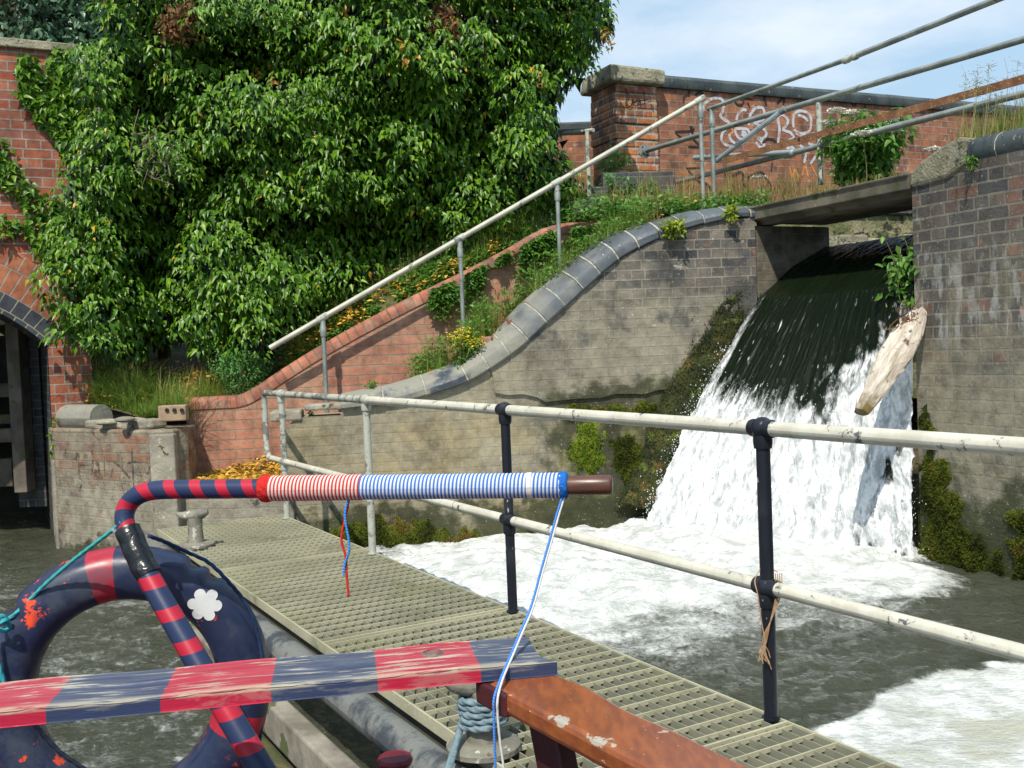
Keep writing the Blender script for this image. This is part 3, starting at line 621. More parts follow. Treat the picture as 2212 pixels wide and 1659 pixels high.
for k in range(29):
    u = .56+k*.252+.245; V = []
    for uu in (u, u+.007):
        for a, h in ((-.002, 0), (.022, .04), (.017, .102), (-.018, .152), (-.09, .188), (-.2, .197), (-.4, .19), (-.42, 0)): V.append(RW.at(uu, zc_+h, a))
    mb.add(V, [(k2, k2+1, k2+9, k2+8) for k2 in range(7)]+[tuple(range(8))[::-1], tuple(range(8, 16))])
mb.build('mortar_joint', M_joint, t)
V = [(0, 2.60), (.36, 2.62), (.55, 2.70), (.565, 2.90), (.50, 2.92), (.36, 2.89), (.12, 2.80), (.02, 2.72)]
mb = MB().prism([RW.at(u-.01, z, .03) for u, z in V], list(nb*.45)+[0]); mb.build('end_stone', simple('gritty_stone', (.26, .24, .17), (.17, .16, .11), 8, .95, bumpd=.03, speck=[((.34, .32, .24), 26, .6), ((.08, .08, .05), 14, .6)]), t, bevel=.03)
# ------------------------------------------------------------------ footbridge slab over the opening
t = thing('footbridge_slab', 'mossy concrete beam spanning the weir opening below the rusty railing', 'footbridge', v3((E+Cc)/2, 2.5))
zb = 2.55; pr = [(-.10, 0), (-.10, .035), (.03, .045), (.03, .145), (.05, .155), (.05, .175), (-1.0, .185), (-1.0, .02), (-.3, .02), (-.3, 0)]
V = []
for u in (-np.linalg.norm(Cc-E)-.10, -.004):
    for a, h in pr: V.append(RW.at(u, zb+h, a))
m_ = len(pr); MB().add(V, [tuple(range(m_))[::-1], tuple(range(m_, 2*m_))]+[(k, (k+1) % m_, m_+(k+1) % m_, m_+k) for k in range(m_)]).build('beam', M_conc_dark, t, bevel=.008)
# side wall of the opening, left, and far bank of the mill pool
e2 = E+nb*.02
mb = MB().prism([v3(e2, -.8), v3(e2+nb*.95, -.8), v3(e2+nb*.95-dR*.5, -.8), v3(e2-dR*.5, -.8)], (0, 0, 3.34))
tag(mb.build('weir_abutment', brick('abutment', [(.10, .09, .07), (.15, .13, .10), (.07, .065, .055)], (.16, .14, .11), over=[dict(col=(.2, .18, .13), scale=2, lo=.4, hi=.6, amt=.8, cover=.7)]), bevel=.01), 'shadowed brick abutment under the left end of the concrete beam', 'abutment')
mb = MB().prism([v3(Cc+nb*.02, -.8), v3(Cc+nb*6, -.8), v3(Cc+nb*6+dR*.4, -.8), v3(Cc+nb*.02+dR*.4, -.8)], (0, 0, 3.5)); tag(mb.build('channel_wall', M_blue), 'dark brick side wall of the channel behind the hanging nettles', 'wall')
mb = MB(); RB = Plane((3.0, 13.05), (.94, .34))
mb.prism([RB.at(-.2, .5), RB.at(4.5, .5), RB.at(4.5, 3.0), RB.at(-.2, 3.0)], list(-RB.n*.5)+[0])
t = thing('pool_bank_wall', 'mossy stone bank wall glimpsed beneath the concrete beam', 'wall', RB.at(1, .5)); mb.build('wall', simple('mossy_stone', (.28, .25, .15), (.10, .12, .04), 4, .9, bumpd=.05, speck=[((.04, .04, .02), 5, .56)]), t)
mb = MB()
for k in range(14): mb.box(RB.at(.05+k*.34, 3.08, -.15), (.33, .42, .17), RB.d)
mb.build('coping', M_blue, t, bevel=.03)
mb = MB()
for k in range(9):
    mb.box(RB.at(.1+k*.5+random.random()*.1, 2.62+random.uniform(-.05, .1), .03), (.40+.1*random.random(), .16, .20), RB.d)
mb.build('rubble', M_stone, t, bevel=.03)
# ------------------------------------------------------------------ parapet with pillar
zp0, zp1 = 2.2, 4.72
t = thing('parapet_wall', 'graffiti covered red brick parapet with a dark rounded coping', 'wall', PP.at(2, 3.0))
mb = MB().prism([PP.at(.5, zp0, -.10), PP.at(14, zp0, -.10), PP.at(14, zp1-.13, -.10), PP.at(.5, zp1-.13, -.10)], list(-PP.n*.36)+[0]); mb.build('wall', M_parapet, t)
mb = MB()
for k in range(52):
    V = []
    u = .58+k*.26
    for uu in (u, u+.254):
        for a, h in ((-.06, -.13), (-.045, -.09), (-.05, -.02), (-.10, .03), (-.2, .055), (-.36, .055), (-.47, .01), (-.49, -.13)): V.append(PP.at(uu, zp1+h+.004*vnoise(k, 0, 5), a))
    mb.add(V, [(q, q+1, q+9, q+8) for q in range(7)]+[tuple(range(8))[::-1], tuple(range(8, 16)), (7, 0, 8, 15)])
mb.build('coping', M_coped, t, smooth=True, angle=40)
GW = simple('white_spray', (.52, .53, .57), (.36, .24, .20), 16, .8, bumpd=0, lo=.44, hi=.66); GB = simple('black_spray', (.018, .014, .014), (.07, .04, .035), 20, .8, bumpd=0, lo=.4, hi=.7); GO = simple('orange_spray', (.75, .28, .07), (.5, .2, .07), 20, .8, bumpd=0)
def Z(l): return [[(1421+x/4.43, 153.6+y/4.43) for x, y in s_] for s_ in l]    # measured on an enlargement
pp2 = Plane(PP.p-PP.n*.10, PP.d)
mb = MB(); strokes(mb, Z([[(430, 390), (450, 310), (520, 265), (590, 260), (630, 300), (620, 380), (600, 430), (640, 470), (680, 490), (660, 540), (615, 600), (620, 680), (700, 720), (790, 700), (860, 640)],
    [(750, 470), (770, 410), (810, 370), (850, 375)], [(870, 520), (880, 430), (930, 360), (1000, 350), (1020, 410), (1000, 470), (920, 490), (1000, 540), (1040, 600), (1000, 650), (960, 640), (1020, 710), (980, 730), (940, 680)],
    [(740, 550), (860, 560), (870, 640), (790, 650), (750, 600), (740, 550)], [(800, 580), (840, 590), (830, 620), (800, 600)], [(680, 600), (700, 660), (740, 690)],
    [(1150, 690), (1165, 560), (1150, 440), (1200, 420), (1245, 470), (1230, 520), (1200, 560), (1270, 590), (1300, 640), (1240, 670)],
    [(1300, 540), (1295, 450), (1330, 390), (1400, 385), (1460, 430), (1465, 520), (1440, 580), (1370, 600), (1300, 560)], [(1340, 420), (1400, 440), (1440, 480)], [(1320, 590), (1400, 630), (1480, 610), (1500, 590)], [(1310, 650), (1350, 680), (1420, 640)],
    [(1360, 710), (1420, 760), (1400, 880)], [(1440, 690), (1540, 750), (1460, 890)], [(1230, 740), (1290, 730), (1310, 790), (1250, 820)]]), pp2, .040); mb.build('white_graffiti', GW, t)
mb = MB(); strokes(mb, Z([[(270, 130), (300, 190), (300, 240)], [(245, 300), (255, 240), (300, 225)], [(360, 230), (400, 205), (445, 225)], [(740, 260), (750, 310), (800, 325), (820, 280), (780, 255), (910, 270)], [(860, 300), (880, 350)],
    [(1040, 330), (1030, 230), (1215, 240)], [(1140, 310), (1210, 250), (1200, 320)], [(1830, 210), (1850, 300), (1890, 330), (1890, 240), (1830, 215)], [(1960, 300), (1910, 280), (1920, 230), (1970, 250), (1980, 380), (1880, 380)],
    [(165, 580), (340, 570), (310, 530), (350, 640)], [(170, 590), (230, 640)], [(290, 720), (400, 720), (330, 640)], [(1000, 690), (1050, 650), (1110, 660), (1140, 700)],
    [(270, 930), (400, 925)], [(290, 950), (400, 1060), (470, 1080), (540, 1170)], [(530, 980), (545, 1080)], [(720, 1000), (790, 965), (820, 1000), (810, 1070), (870, 1120)], [(880, 1160), (870, 1010), (1000, 1000)], [(920, 975), (1000, 970), (1040, 1030), (1080, 1080), (1085, 1160)], [(640, 960), (660, 1090)], [(1095, 870), (1085, 960)],
    [(2010, 800), (2030, 740), (2080, 760), (2080, 850)], [(2110, 850), (2140, 760), (2200, 850)]]), pp2, .030, .006); mb.build('black_graffiti', GB, t)
mb = MB(); strokes(mb, Z([[(1260, 920), (1290, 1020), (1310, 940), (1350, 1020)], [(1380, 1000), (1410, 910), (1440, 1010)], [(1470, 900), (1520, 1000)], [(700, 540), (720, 580), (690, 600)], [(1290, 400), (1280, 500)]]), pp2, .03); mb.build('orange_graffiti', GO, t)
t = thing('gate_pillar', 'orange brick pillar with a thick stone cap at the end of the parapet', 'pillar', PP.at(.3, 3.0))
mb = MB(); z = zp0; k = 0
random.seed(3)
while z < 4.56:                       # each course set a little in or out: worn faces
    a = random.uniform(-.012, .012); b2 = random.uniform(-.014, .014)
    mb.prism([PP.at(b2, z, a), PP.at(.60, z, a), PP.at(.60, z, -.62), PP.at(b2, z, -.62)], (0, 0, .0945)); z += .095; k += 1
mb.build('shaft', M_pillar, t, bevel=.012)
V = [PP.at(-.11, 4.575, .11), PP.at(.67, 4.575, .11), PP.at(.66, 4.575, -.72), PP.at(-.10, 4.575, -.72)]; T_ = [PP.at(-.13, 4.775, .12), PP.at(.67, 4.755, .12), PP.at(.64, 4.81, -.72), PP.at(-.05, 4.81, -.72)]
mb = MB().hexa(V, [p+np.array([0, 0, .0]) for p in T_]); mb.build('cap', M_stone, t, bevel=.035)
mb = MB(); strokes(mb, [[(1351, 190), (1357, 205), (1352, 222), (1362, 230), (1368, 212)], [(1364, 208), (1372, 222), (1380, 212), (1384, 224)], [(1391, 195), (1393, 228)], [(1366, 221), (1402, 214)], [(1405, 224), (1412, 236)]], PP, .018, .022); mb.build('graffiti', GB, t)
# parapet beyond the pillar, blue brick steps below it
FP = Plane((1.6, 14.3), (1, .02)); t = thing('far_parapet', 'lower brick parapet between the ivy and the pillar', 'wall', FP.at(-1, 3))
MB().box(FP.at(-1.5, 3.5, -.15), (6.5, .3, 1.75), FP.d).build('wall', M_parapet, t); MB().box(FP.at(-1.5, 4.44, -.15), (6.6, .4, .13), FP.d).build('coping', M_coped, t, bevel=.03)
t = thing('blue_brick_steps', 'dark blue brick steps at the foot of the pillar', 'steps', (1.0, 11.5, 2.8))
for k in range(3):
    c = PD(1345+k*15, 448-k*30, 11.3+k*.25); MB().box(c+np.array([0, .2, 0]), (1.15-.15*k, .5, .16), (1, .1)).build('step', M_blue, t, bevel=.012)

M_fernleaf = leafmat('fern_frond', (.14, .20, .015), (.22, .28, .02), (.32, .36, .04), rough=.45, spec=.3, yfrac=0, trans=.25)
# ------------------------------------------------------------------ water
nx, ny = 470, 430
gx = np.linspace(-7.5, 7.0, nx); ty = np.linspace(0, 1, ny); gy = 1.0+12.2*(ty**1.25)
XX, YY = np.meshgrid(gx, gy, indexing='ij'); 
px, py = to_px(np.stack([XX, YY, np.full_like(XX, ZW)], -1))
F1 = [(700, 1200), (900, 1160), (1000, 1140), (1200, 1105), (1300, 1080), (1390, 1040), (1700, 1100), (1988, 1180), (2080, 1272), (1990, 1300), (1800, 1300), (1620, 1318), (1450, 1330), (1330, 1372), (1180, 1400), (1060, 1360), (940, 1300), (800, 1230)]
F1b = [(1000, 1300), (1600, 1300), (2000, 1285), (1900, 1330), (1760, 1345), (1560, 1400), (1400, 1450), (1260, 1440), (1120, 1390)]
F2 = [(1600, 1700), (1740, 1585), (1830, 1560), (1900, 1535), (1950, 1492), (2040, 1452), (2130, 1445), (2240, 1425), (2900, 1380), (3400, 2600), (1700, 2600)]
wx = (fbm(XX*2.2, YY*2.2, 4, 11)-.5)*90; wy = (fbm(XX*2.2, YY*2.2, 4, 12)-.5)*60
d1 = poly_sd(px+wx, py+wy, F1); d1b = poly_sd(px+wx, py+wy, F1b); d2 = poly_sd(px+wx*1.3, py+wy*1.3, F2)
foam = np.maximum(sstep(-45, 60, d1), .62*sstep(-110, 80, d1b)); foam = np.maximum(foam, .93*sstep(-10, 16, d2))
left = sstep(620, 380, px)*sstep(1150, 1300, py); foam = np.maximum(foam, .30*left)
calm = sstep(0, 60, d2)
boil = sstep(0, 120, d1)
dist = np.hypot(XX-1.9, YY-8.9)
near = np.exp(-(dist/1.5)**2)
rx, ry = XX*math.cos(.4)+YY*math.sin(.4), -XX*math.sin(.4)+YY*math.cos(.4)
rip = (fbm(rx*3.2, ry*8, 4, 21)-.5)*.095+(fbm(rx*9, ry*20, 3, 22)-.5)*.026
lmp = (fbm(XX*3.5, YY*4.2, 5, 31, .58)-.5)
Z_ = ZW+rip*(1-.85*calm)*(1-.4*boil)+lmp*(.20*boil)+boil*.05+near*.10*sstep(-20, 60, d1)-.0*near+foam*.006
M_water = Mat('river_water', .05, spec=.55)
fm = M_water.attr('foam'); 
n1 = M_water.noise(5.5, 8, .68, dist=.6); n2 = M_water.noise(30, 5, .7)
nn = M_water.math('ADD', M_water.math('MULTIPLY', n1, .62), M_water.math('MULTIPLY', n2, .38))
sd_ = M_water.math('ADD', M_water.math('MULTIPLY', fm, 1.0), M_water.math('MULTIPLY', M_water.math('SUBTRACT', nn, .5), 1.8))
ff = M_water.mr(sd_, .26, .88)
str_ = M_water.noise(3.0, 9, .72, M_water.vscale(M_water.pos(), (1.0, 3.2, 1)), .8)
thin = M_water.math('MULTIPLY', M_water.mr(str_, .56, .70, 0, .42), M_water.mr(fm, .05, .4, .25, 1))
ff = M_water.math('MAXIMUM', ff, thin)
deep = M_water.mix(M_water.noise(1.2, 4), (.034, .040, .025), (.070, .076, .052))
zz = M_water.sep(M_water.pos()); scum = M_water.mr(M_water.noise(2.2, 6, .6), .45, .62)
ncol = M_water.mix(M_water.math('MULTIPLY', scum, M_water.mr(zz[1], 6.0, 4.6)), M_water.mix(M_water.mr(M_water.noise(6, 7, .7), .38, .6), (.52, .55, .53), (.80, .82, .82)), (.50, .51, .43))
M_water.col(M_water.mix(ff, deep, ncol)); M_water.rough(M_water.mr(ff, 0, 1, .06, .75))
h = M_water.math('ADD', M_water.math('MULTIPLY', M_water.noise(9, 7, .66, M_water.vscale(M_water.pos(), (1, 1.9, 1))), .6), M_water.math('MULTIPLY', M_water.noise(26, 5, .7), .4))
M_water.bump(h, 1.0, .055); M_water = M_water.m
# cut where the foam stops mattering: one sheet, the far water a ring of quads around it
wt = fastmesh('water', np.stack([XX, YY, Z_], -1).reshape(-1, 3), gridfaces(nx, ny)[:, ::-1], M_water, attrs={'foam': foam}, smooth=True)
struct(wt)
mb = MB(); B = 400; zf = ZW-.05
for a, b_, c, d in ((-B, -B, -7.4, B), (6.9, -B, B, B), (-7.4, -B, 6.9, 1.05), (-7.4, 13.1, 6.9, B)):
    mb.add([(a, b_, zf), (c, b_, zf), (c, d, zf), (a, d, zf)], [(0, 1, 2, 3)])
o = mb.build('river', M_water); struct(o)
# ------------------------------------------------------------------ weir apron and waterfall
KS = [-1.6, -.9, -.5, 0, .3, .6, .9, 1.15, 1.38, 1.55]
KZ = [2.37, 2.33, 2.15, 1.80, 1.42, 1.00, .58, .15, -.28, -.62]
def fall_pt(w_, s_, lift=0.0):
    s_ = np.asarray(s_, float); w_ = np.asarray(w_, float)
    base = E[None]+(Cc-E)[None]*w_.reshape(-1, 1)
    comp = 1-.965*np.clip(w_, 0, 1)**1.7
    z = np.interp(s_, KS, KZ)
    so_ = np.where(s_ < 0, s_, s_*comp)
    xy = base-nb[None]*(so_+lift*.7).reshape(-1, 1); return np.concatenate([xy, (z+lift*.5).reshape(-1, 1)], 1)
nw, ns = 300, 420
ww = np.linspace(-.015, .992, nw); ss = np.linspace(-1.55, 1.52, ns)
WWg, SSg = np.meshgrid(ww, ss, indexing='ij')
base = fall_pt(WWg.ravel(), SSg.ravel())
bx, by = to_px(base); bx = bx.reshape(nw, ns); by = by.reshape(nw, ns)
DK = [(1500, 300), (2300, 300), (2050, 640), (1950, 715), (1900, 770), (1855, 820), (1800, 862), (1760, 900), (1700, 895), (1610, 868), (1530, 845), (1440, 820), (1480, 700), (1500, 500)]
st1 = fbm(WWg*34, SSg*1.7+WWg*2, 5, 41, .6); st2 = fbm(WWg*90, SSg*5, 4, 42, .6); st3 = fbm(WWg*14, SSg*6, 5, 43, .6)
st4 = fbm(WWg*22, SSg*9, 5, 49, .62); dd = poly_sd(bx+(st4-.5)*120, by+(st4-.5)*120+(st1-.5)*50, DK)
fw_ = (1-sstep(-80, 80, dd))**.85
streak = sstep(.58, .80, st2*.5+st1*.5)*.42*sstep(-.1, .7, SSg)
edge = sstep(.055, .0, np.abs(WWg-.02-.02*(st3-.5)))*.62*sstep(-.3, .3, SSg)
fw_ = np.clip(np.maximum(fw_, np.maximum(streak, edge)), 0, 1)
hole = sstep(.52, .66, fbm(WWg*26, SSg*9, 4, 47, .62))*sstep(.70, .95, WWg)*sstep(.5, 1.0, SSg)
fw_ = np.clip(fw_-.62*hole, 0, 1)
gro = sstep(-.2, 1.2, SSg)
dsp = (st1-.5)*.07*gro+(fbm(WWg*50, SSg*13, 4, 44, .6)-.5)*.13*gro*fw_+(st2-.5)*.03
tw = sstep(.0, 1.4, SSg)
P_ = base.reshape(nw, ns, 3).copy()
P_[..., 0] -= nb[0]*dsp*.8; P_[..., 1] -= nb[1]*dsp*.8+ .0; P_[..., 2] += dsp*.55
# ragged left edge: the sheet breaks up sideways there
rag = (fbm(SSg*7, SSg*0+3, 4, 45)-.5)*.16*tw*sstep(.12, 0, WWg); P_[..., 0] += dR[0]*rag; P_[..., 1] += dR[1]*rag
M_fall = Mat('falling_water', .15, spec=.13)
fm = M_fall.attr('foam'); uvv = M_fall.uv()
n1 = M_fall.noise(1, 7, .7, M_fall.vscale(uvv, (38, 7, 1)), .5); n2 = M_fall.noise(1, 6, .7, M_fall.vscale(uvv, (85, 30, 1)), .4)
nn = M_fall.math('ADD', M_fall.math('MULTIPLY', n1, .6), M_fall.math('MULTIPLY', n2, .4))
ff = M_fall.mr(M_fall.math('ADD', M_fall.math('MULTIPLY', fm, 1.0), M_fall.math('MULTIPLY', M_fall.math('SUBTRACT', nn, .5), 1.7)), .22, .88)
dk = M_fall.mix(M_fall.noise(1, 5, .6, M_fall.vscale(uvv, (9, 2, 1))), (.002, .005, .002), (.008, .014, .006))
gl = M_fall.noise(1, 4, .6, M_fall.vscale(uvv, (46, 7, 1)), .2); glint_paint = M_fall.mr(gl, .655, .70, 0, .85); ff = M_fall.math('MAXIMUM', ff, M_fall.math('MULTIPLY', glint_paint, M_fall.mr(M_fall.sep(uvv)[1], -.1, .35)))  # white dashes painted as glints on the dark sheet
M_fall.col(M_fall.mix(ff, dk, M_fall.mix(M_fall.mr(n1, .38, .60), (.40, .425, .44), (.83, .845, .855)))); M_fall.rough(M_fall.mr(ff, 0, 1, .07, .8)); M_fall.bump(nn, .6, .022); M_fall = M_fall.m  # blue grey mottle paints soft shadows into the white water
wf = fastmesh('waterfall', P_.reshape(-1, 3), gridfaces(nw, ns), M_fall, attrs={'foam': fw_}, smooth=True, uv=np.stack([WWg.ravel(), SSg.ravel()], 1))
struct(wf)
# upstream pool
mb = MB(); q0 = E+nb*1.5; q1 = Cc+nb*1.5
mb.add([v3(q0, 2.372), v3(q1, 2.372), v3(q1+nb*8, 2.372), v3(q0+nb*8-dR*3, 2.372)], [(0, 1, 2, 3)]); M_pool = Mat('pool_water', .08); M_pool.col((.03, .035, .02)); M_pool.bump(M_pool.noise(6, 5), .5, .02)
struct(mb.build('mill_pool', M_pool.m))
# apron: masonry the water slides over, showing as a mossy rim on the left
t = thing('weir_apron', 'steep mossy apron the water slides down, showing left of the fall', 'weir', v3(E, ZW))
aw = np.concatenate([np.linspace(-.20, 0, 16), [.3, .6, .95]]); asx = np.linspace(-1.5, 1.5, 90); A1, A2 = np.meshgrid(aw, asx, indexing='ij')
ab = fall_pt(A1.ravel(), A2.ravel(), -.10).reshape(len(aw), 90, 3)
lm = (fbm(A2*5, A1*22, 4, 51)-.5)*.20*sstep(.05, -.05, A1)
drop = sstep(-.02, -.20, A1)*.22*1.0
ab[..., 2] += lm-drop; ab[..., 1] -= lm*.5; 
top = ab.reshape(-1, 3)
fastmesh('mossy_face', top, gridfaces(len(aw), 90), M_moss, t, smooth=True)
# moss rim between the left edge of the sheet and the wing wall
sr = np.linspace(-.12, 1.30, 90); Qe = fall_pt(np.full(90, -.01), sr); RM = np.zeros((90, 22, 3))
for i in range(90):
    wdt_ = .30+.16*vnoise(sr[i]*4, 1.0, 91)-.10*sstep(.9, 1.3, sr[i]); q = Qe[i]; xw = q[0]-wdt_
    yw = W.p[1]+.1133*(xw-W.p[0])-.02
    for j in range(22):
        k_ = j/21; p = (q+[.06, 0, -.07])*(1-k_)+np.array([xw, yw, q[2]+.02-.10*sstep(.7, 1, k_)])*k_
        lump = (fbm(sr[i]*9+3, k_*3, 4, 92, .6)-.45)*.17*math.sin(math.pi*min(1, k_*1.0+.08)); p = p+np.array([-.25*lump, -.75*lump, .65*lump]); RM[i, j] = p
rim = fastmesh('moss_rim', RM.reshape(-1, 3), gridfaces(90, 22), M_mossd, t, smooth=True)
kk_ = np.random.randint(0, 90*22, 11000); leaves('moss_fronds', RM.reshape(-1, 3)[kk_]+rnd(11000, 3, .013)+[0, -.01, 0], norm(rnd(11000, 3, .6)+[0, -.3, -.6]), norm(rnd(11000, 3, .5)+[0, -.8, .5]), np.random.uniform(.008, .024, 11000), M_mossd, t, OVAL)['kind'] = 'stuff'
# moss cushions and bits of growth on the wet masonry
def cushion(name, pl, poly, depth, mat, lab, grp='moss patches on the wet walls', seed=0, res=6, frq=(9, 9)):
    P0 = np.array(poly); x0, y0 = P0.min(0); x1, y1 = P0.max(0)
    gx_ = np.arange(x0-4, x1+4, res); gy_ = np.arange(y0-4, y1+4, res); A, B_ = np.meshgrid(gx_, gy_, indexing='ij'); d = poly_sd(A+(fbm(A/20, B_/34, 4, seed+1, .6)-.5)*74, B_+(fbm(A/20, B_/34, 4, seed+2, .6)-.5)*74, poly)
    hgt = sstep(-2, 30, d)*(.05+1.0*fbm(A/14, B_/18, 4, seed+3, .65)**1.3)*depth*.62; V = np.zeros(A.shape+(3,))
    for i in range(A.shape[0]):
        for j in range(A.shape[1]): V[i, j] = pl.hit(A[i, j], B_[i, j], (hgt[i, j] if d[i, j] > -2 else -.03)+.002)
    V = V.reshape(-1, 3); o = fastmesh(name, V, gridfaces(*A.shape)[:, ::-1], mat, smooth=True); tag(o, lab, 'moss', grp)
    ok = np.where(d.ravel() > 4)[0]
    if len(ok):
        n = min(14000, len(ok)*20); k = np.random.choice(ok, n); P = V[k]+rnd(n, 3, .011); nrm = np.array([pl.n[0], pl.n[1], .35])
        leaves('fronds', P, norm(rnd(n, 3, .6)+nrm+np.array([0, 0, -.5])), norm(rnd(n, 3, .5)+nrm), np.random.uniform(.008, .022, n), mat, o, OVAL)
    return o
cushion('moss', W, [(1245, 915), (1290, 905), (1310, 950), (1300, 1020), (1270, 1040), (1240, 1010), (1235, 960)], .09, M_mossb, 'brightest green moss cushion in the middle of the wing wall', seed=5)
cushion('moss', W, [(1310, 960), (1360, 930), (1400, 960), (1440, 1010), (1420, 1050), (1360, 1060), (1320, 1030)], .09, M_moss, 'olive moss cushion between the bright moss and the falling water', seed=9)
cushion('moss', W, [(1200, 880), (1300, 868), (1420, 880), (1470, 850), (1500, 870), (1470, 930), (1400, 915), (1300, 905), (1210, 915)], .06, M_moss, 'long dark moss band just under the broken edge of the facing', seed=15)
cushion('moss', W, [(1480, 745), (1500, 730), (1520, 750), (1530, 820), (1510, 890), (1470, 900), (1470, 820)], .14, M_moss, 'narrow cone of moss standing up at the left edge of the fall', seed=19)
cushion('moss', W, [(700, 1150), (800, 1115), (900, 1130), (1000, 1150), (1100, 1150), (1180, 1130), (1180, 1190), (700, 1260)], .12, M_moss, 'dark green algae mat along the foot of the wing wall', seed=25)
cushion('moss', RW, [(1988, 880), (2004, 870), (2022, 960), (2052, 1030), (2075, 1080), (2095, 1150), (2140, 1190), (2180, 1240), (2120, 1262), (1995, 1235), (1990, 1100)], .11, M_moss, 'heavy olive moss curtain at the foot of the right hand wall', seed=35)
cushion('moss', RW, [(2180, 1110), (2240, 1090), (2300, 1200), (2300, 1300), (2190, 1260)], .10, M_moss, 'second moss patch at the right frame edge', seed=39)
# spray: droplets thrown off the fall
n = 2600; P = []
for i in range(n):
    if i % 5 < 1: w_, s_ = random.gauss(.0, .018), random.uniform(.35, 1.4)
    elif i % 5 < 4: w_, s_ = random.random(), random.uniform(1.15, 1.45)
    else: w_, s_ = random.random(), random.uniform(.6, 1.4)
    q = fall_pt(np.array([w_]), np.array([s_]))[0]; sp = .05 if i % 5 != 3 else .14; q = q+np.random.normal(0, sp, 3); q[0] -= .03; q[1] -= .05; q[2] = max(q[2], ZW+.08); P.append(q)
P = np.array(P); oc = np.array([(1, 0, 0), (-1, 0, 0), (0, 1, 0), (0, -1, 0), (0, 0, 1.5), (0, 0, -1.5)]); ocf = np.array([(0, 2, 4), (2, 1, 4), (1, 3, 4), (3, 0, 4), (2, 0, 5), (1, 2, 5), (3, 1, 5), (0, 3, 5)])
S = np.random.uniform(.0018, .0055, n); V = (oc[None]*S[:, None, None]+P[:, None]).reshape(-1, 3); Fc = (ocf[None]+(np.arange(n)*6)[:, None, None]).reshape(-1, 3)
MD = Mat('droplet', .2); MD.col((.85, .88, .9)); struct(fastmesh('spray', V, Fc, MD.m), 'stuff', 'white droplets flying off the waterfall')
# ------------------------------------------------------------------ log caught in the corner
t = thing('fallen_log', 'pale barkless log wedged against the right wall over the falling water', 'log', PD(1925, 800, 8.1))
A_ = PD(1976, 690, 8.28); B_ = PD(1860, 890, 7.80); mb = MB()
ax_ = (B_-A_)/np.linalg.norm(B_-A_); sA = A_-ax_*.10; pts = [sA+(B_-sA)*k for k in np.linspace(0, 1, 26)]
side = np.cross(ax_, [0, 1, 0]); side /= np.linalg.norm(side)
def lrf(L, an): return (.98/max(abs(math.cos((an+.4+math.pi/5) % (2*math.pi/5)-math.pi/5)), .1))*(1+.16*math.sin(2*an+1.6))+.26*(vnoise(L*7, an*2.4, 61)-.5)+.12*(vnoise(L*30, an*7, 62)-.5)
mb.tube(pts, [.045, .070, .090, .098, .098, .094, .085, .070, .060, .045], 30, rfun=lrf)
M_log = Mat('bleached_wood', .85); zl = M_log.sep(M_log.pos()); c = M_log.mix(M_log.mr(M_log.noise(1, 7, .72, M_log.vscale(M_log.uv(), (5, 13, 1)), .6), .35, .65), (.78, .71, .61), (.52, .43, .34)); c = M_log.mix(M_log.mr(M_log.noise(7, 5, .65), .58, .64), c, (.14, .09, .07))
c = M_log.mix(M_log.mr(M_log.math('ADD', zl[2], M_log.mr(M_log.noise(9, 4), .2, .8, -.1, .1, False)), .96, .84), c, (.20, .15, .05)); M_log.col(c); M_log.bump(M_log.noise(1, 7, .72, M_log.vscale(M_log.uv(), (7, 24, 1)), .5), 1, .03)
mb.build('trunk', M_log.m, t, uv='vert', smooth=True, angle=60)
mb = MB()
for k in range(26):
    a = PD(1962+random.uniform(-22, 25), 680+random.uniform(-20, 30), 8.2); b = a+np.array([random.uniform(-.16, .12), random.uniform(-.1, .05), random.uniform(-.16, .12)]); mb.tube([a, (a+b)/2+rnd(1)[0]*.03, b], [.006, .003], 5, sm=3)
mb.build('roots', M_dead, t)
# ------------------------------------------------------------------ grating walkway
G0 = np.array([-3.07, 8.64]); e1 = np.array([.4985, -.8669]); eW = np.array([.8669, .4985]); WD = 1.08
def gp(a, b, z): q = G0+e1*a+eW*b; return np.array([q[0], q[1], z])
M_grate = Mat('grating_plastic', .75); zz = M_grate.noise(1.6, 5); c = M_grate.mix(M_grate.mr(zz, .35, .65), (.47, .445, .31), (.36, .34, .23)); c = M_grate.mix(M_grate.mr(M_grate.noise(2.2, 6, .6), .50, .78, 0, .9), c, (.12, .14, .06)); c = M_grate.mix(M_grate.mr(M_grate.noise(30, 4), .6, .7, 0, .6), c, (.52, .50, .38)); M_grate.col(c); M_grate.bump(M_grate.noise(90, 4), .5, .002)
L = 8.6; t = thing('grating_walkway', 'pale olive open grating walkway running from the foreground to the pier', 'walkway', gp(0, WD/2, 0))
mb = MB(); nbar = 20; eo = np.array([e1[0], e1[1]])
for k in range(nbar+1):
    b = .012+k*(WD-.024)/nbar; mb.box(gp(L/2, b, -.024), (L, .0042, .044), e1)
mb.build('bearing_bars', simple('bar_plastic_shade', (.20, .205, .155), (.26, .255, .185), 3, .75, bumpd=.001, speck=[((.24, .25, .15), 2.0, .57)]), t)  # bars darker than the rods: shade of the openings put into the colour
mb = MB(); a = .012
while a < L-.01:
    mb.box(gp(a, WD/2, -.0075), (.0062, WD-.004, .0165), e1); a += .1045
mb.build('cross_rods', M_grate.m, t)
mb = MB()
for a in (2.05, 4.15, 6.25, 8.2): mb.box(gp(a, WD/2, -.0215), (.012, WD, .049), e1)
for b in (.001, WD-.001): mb.box(gp(L/2, b, -.0235), (L+.02, .008, .051), e1)
mb.build('panel_banding', M_grate.m, t)
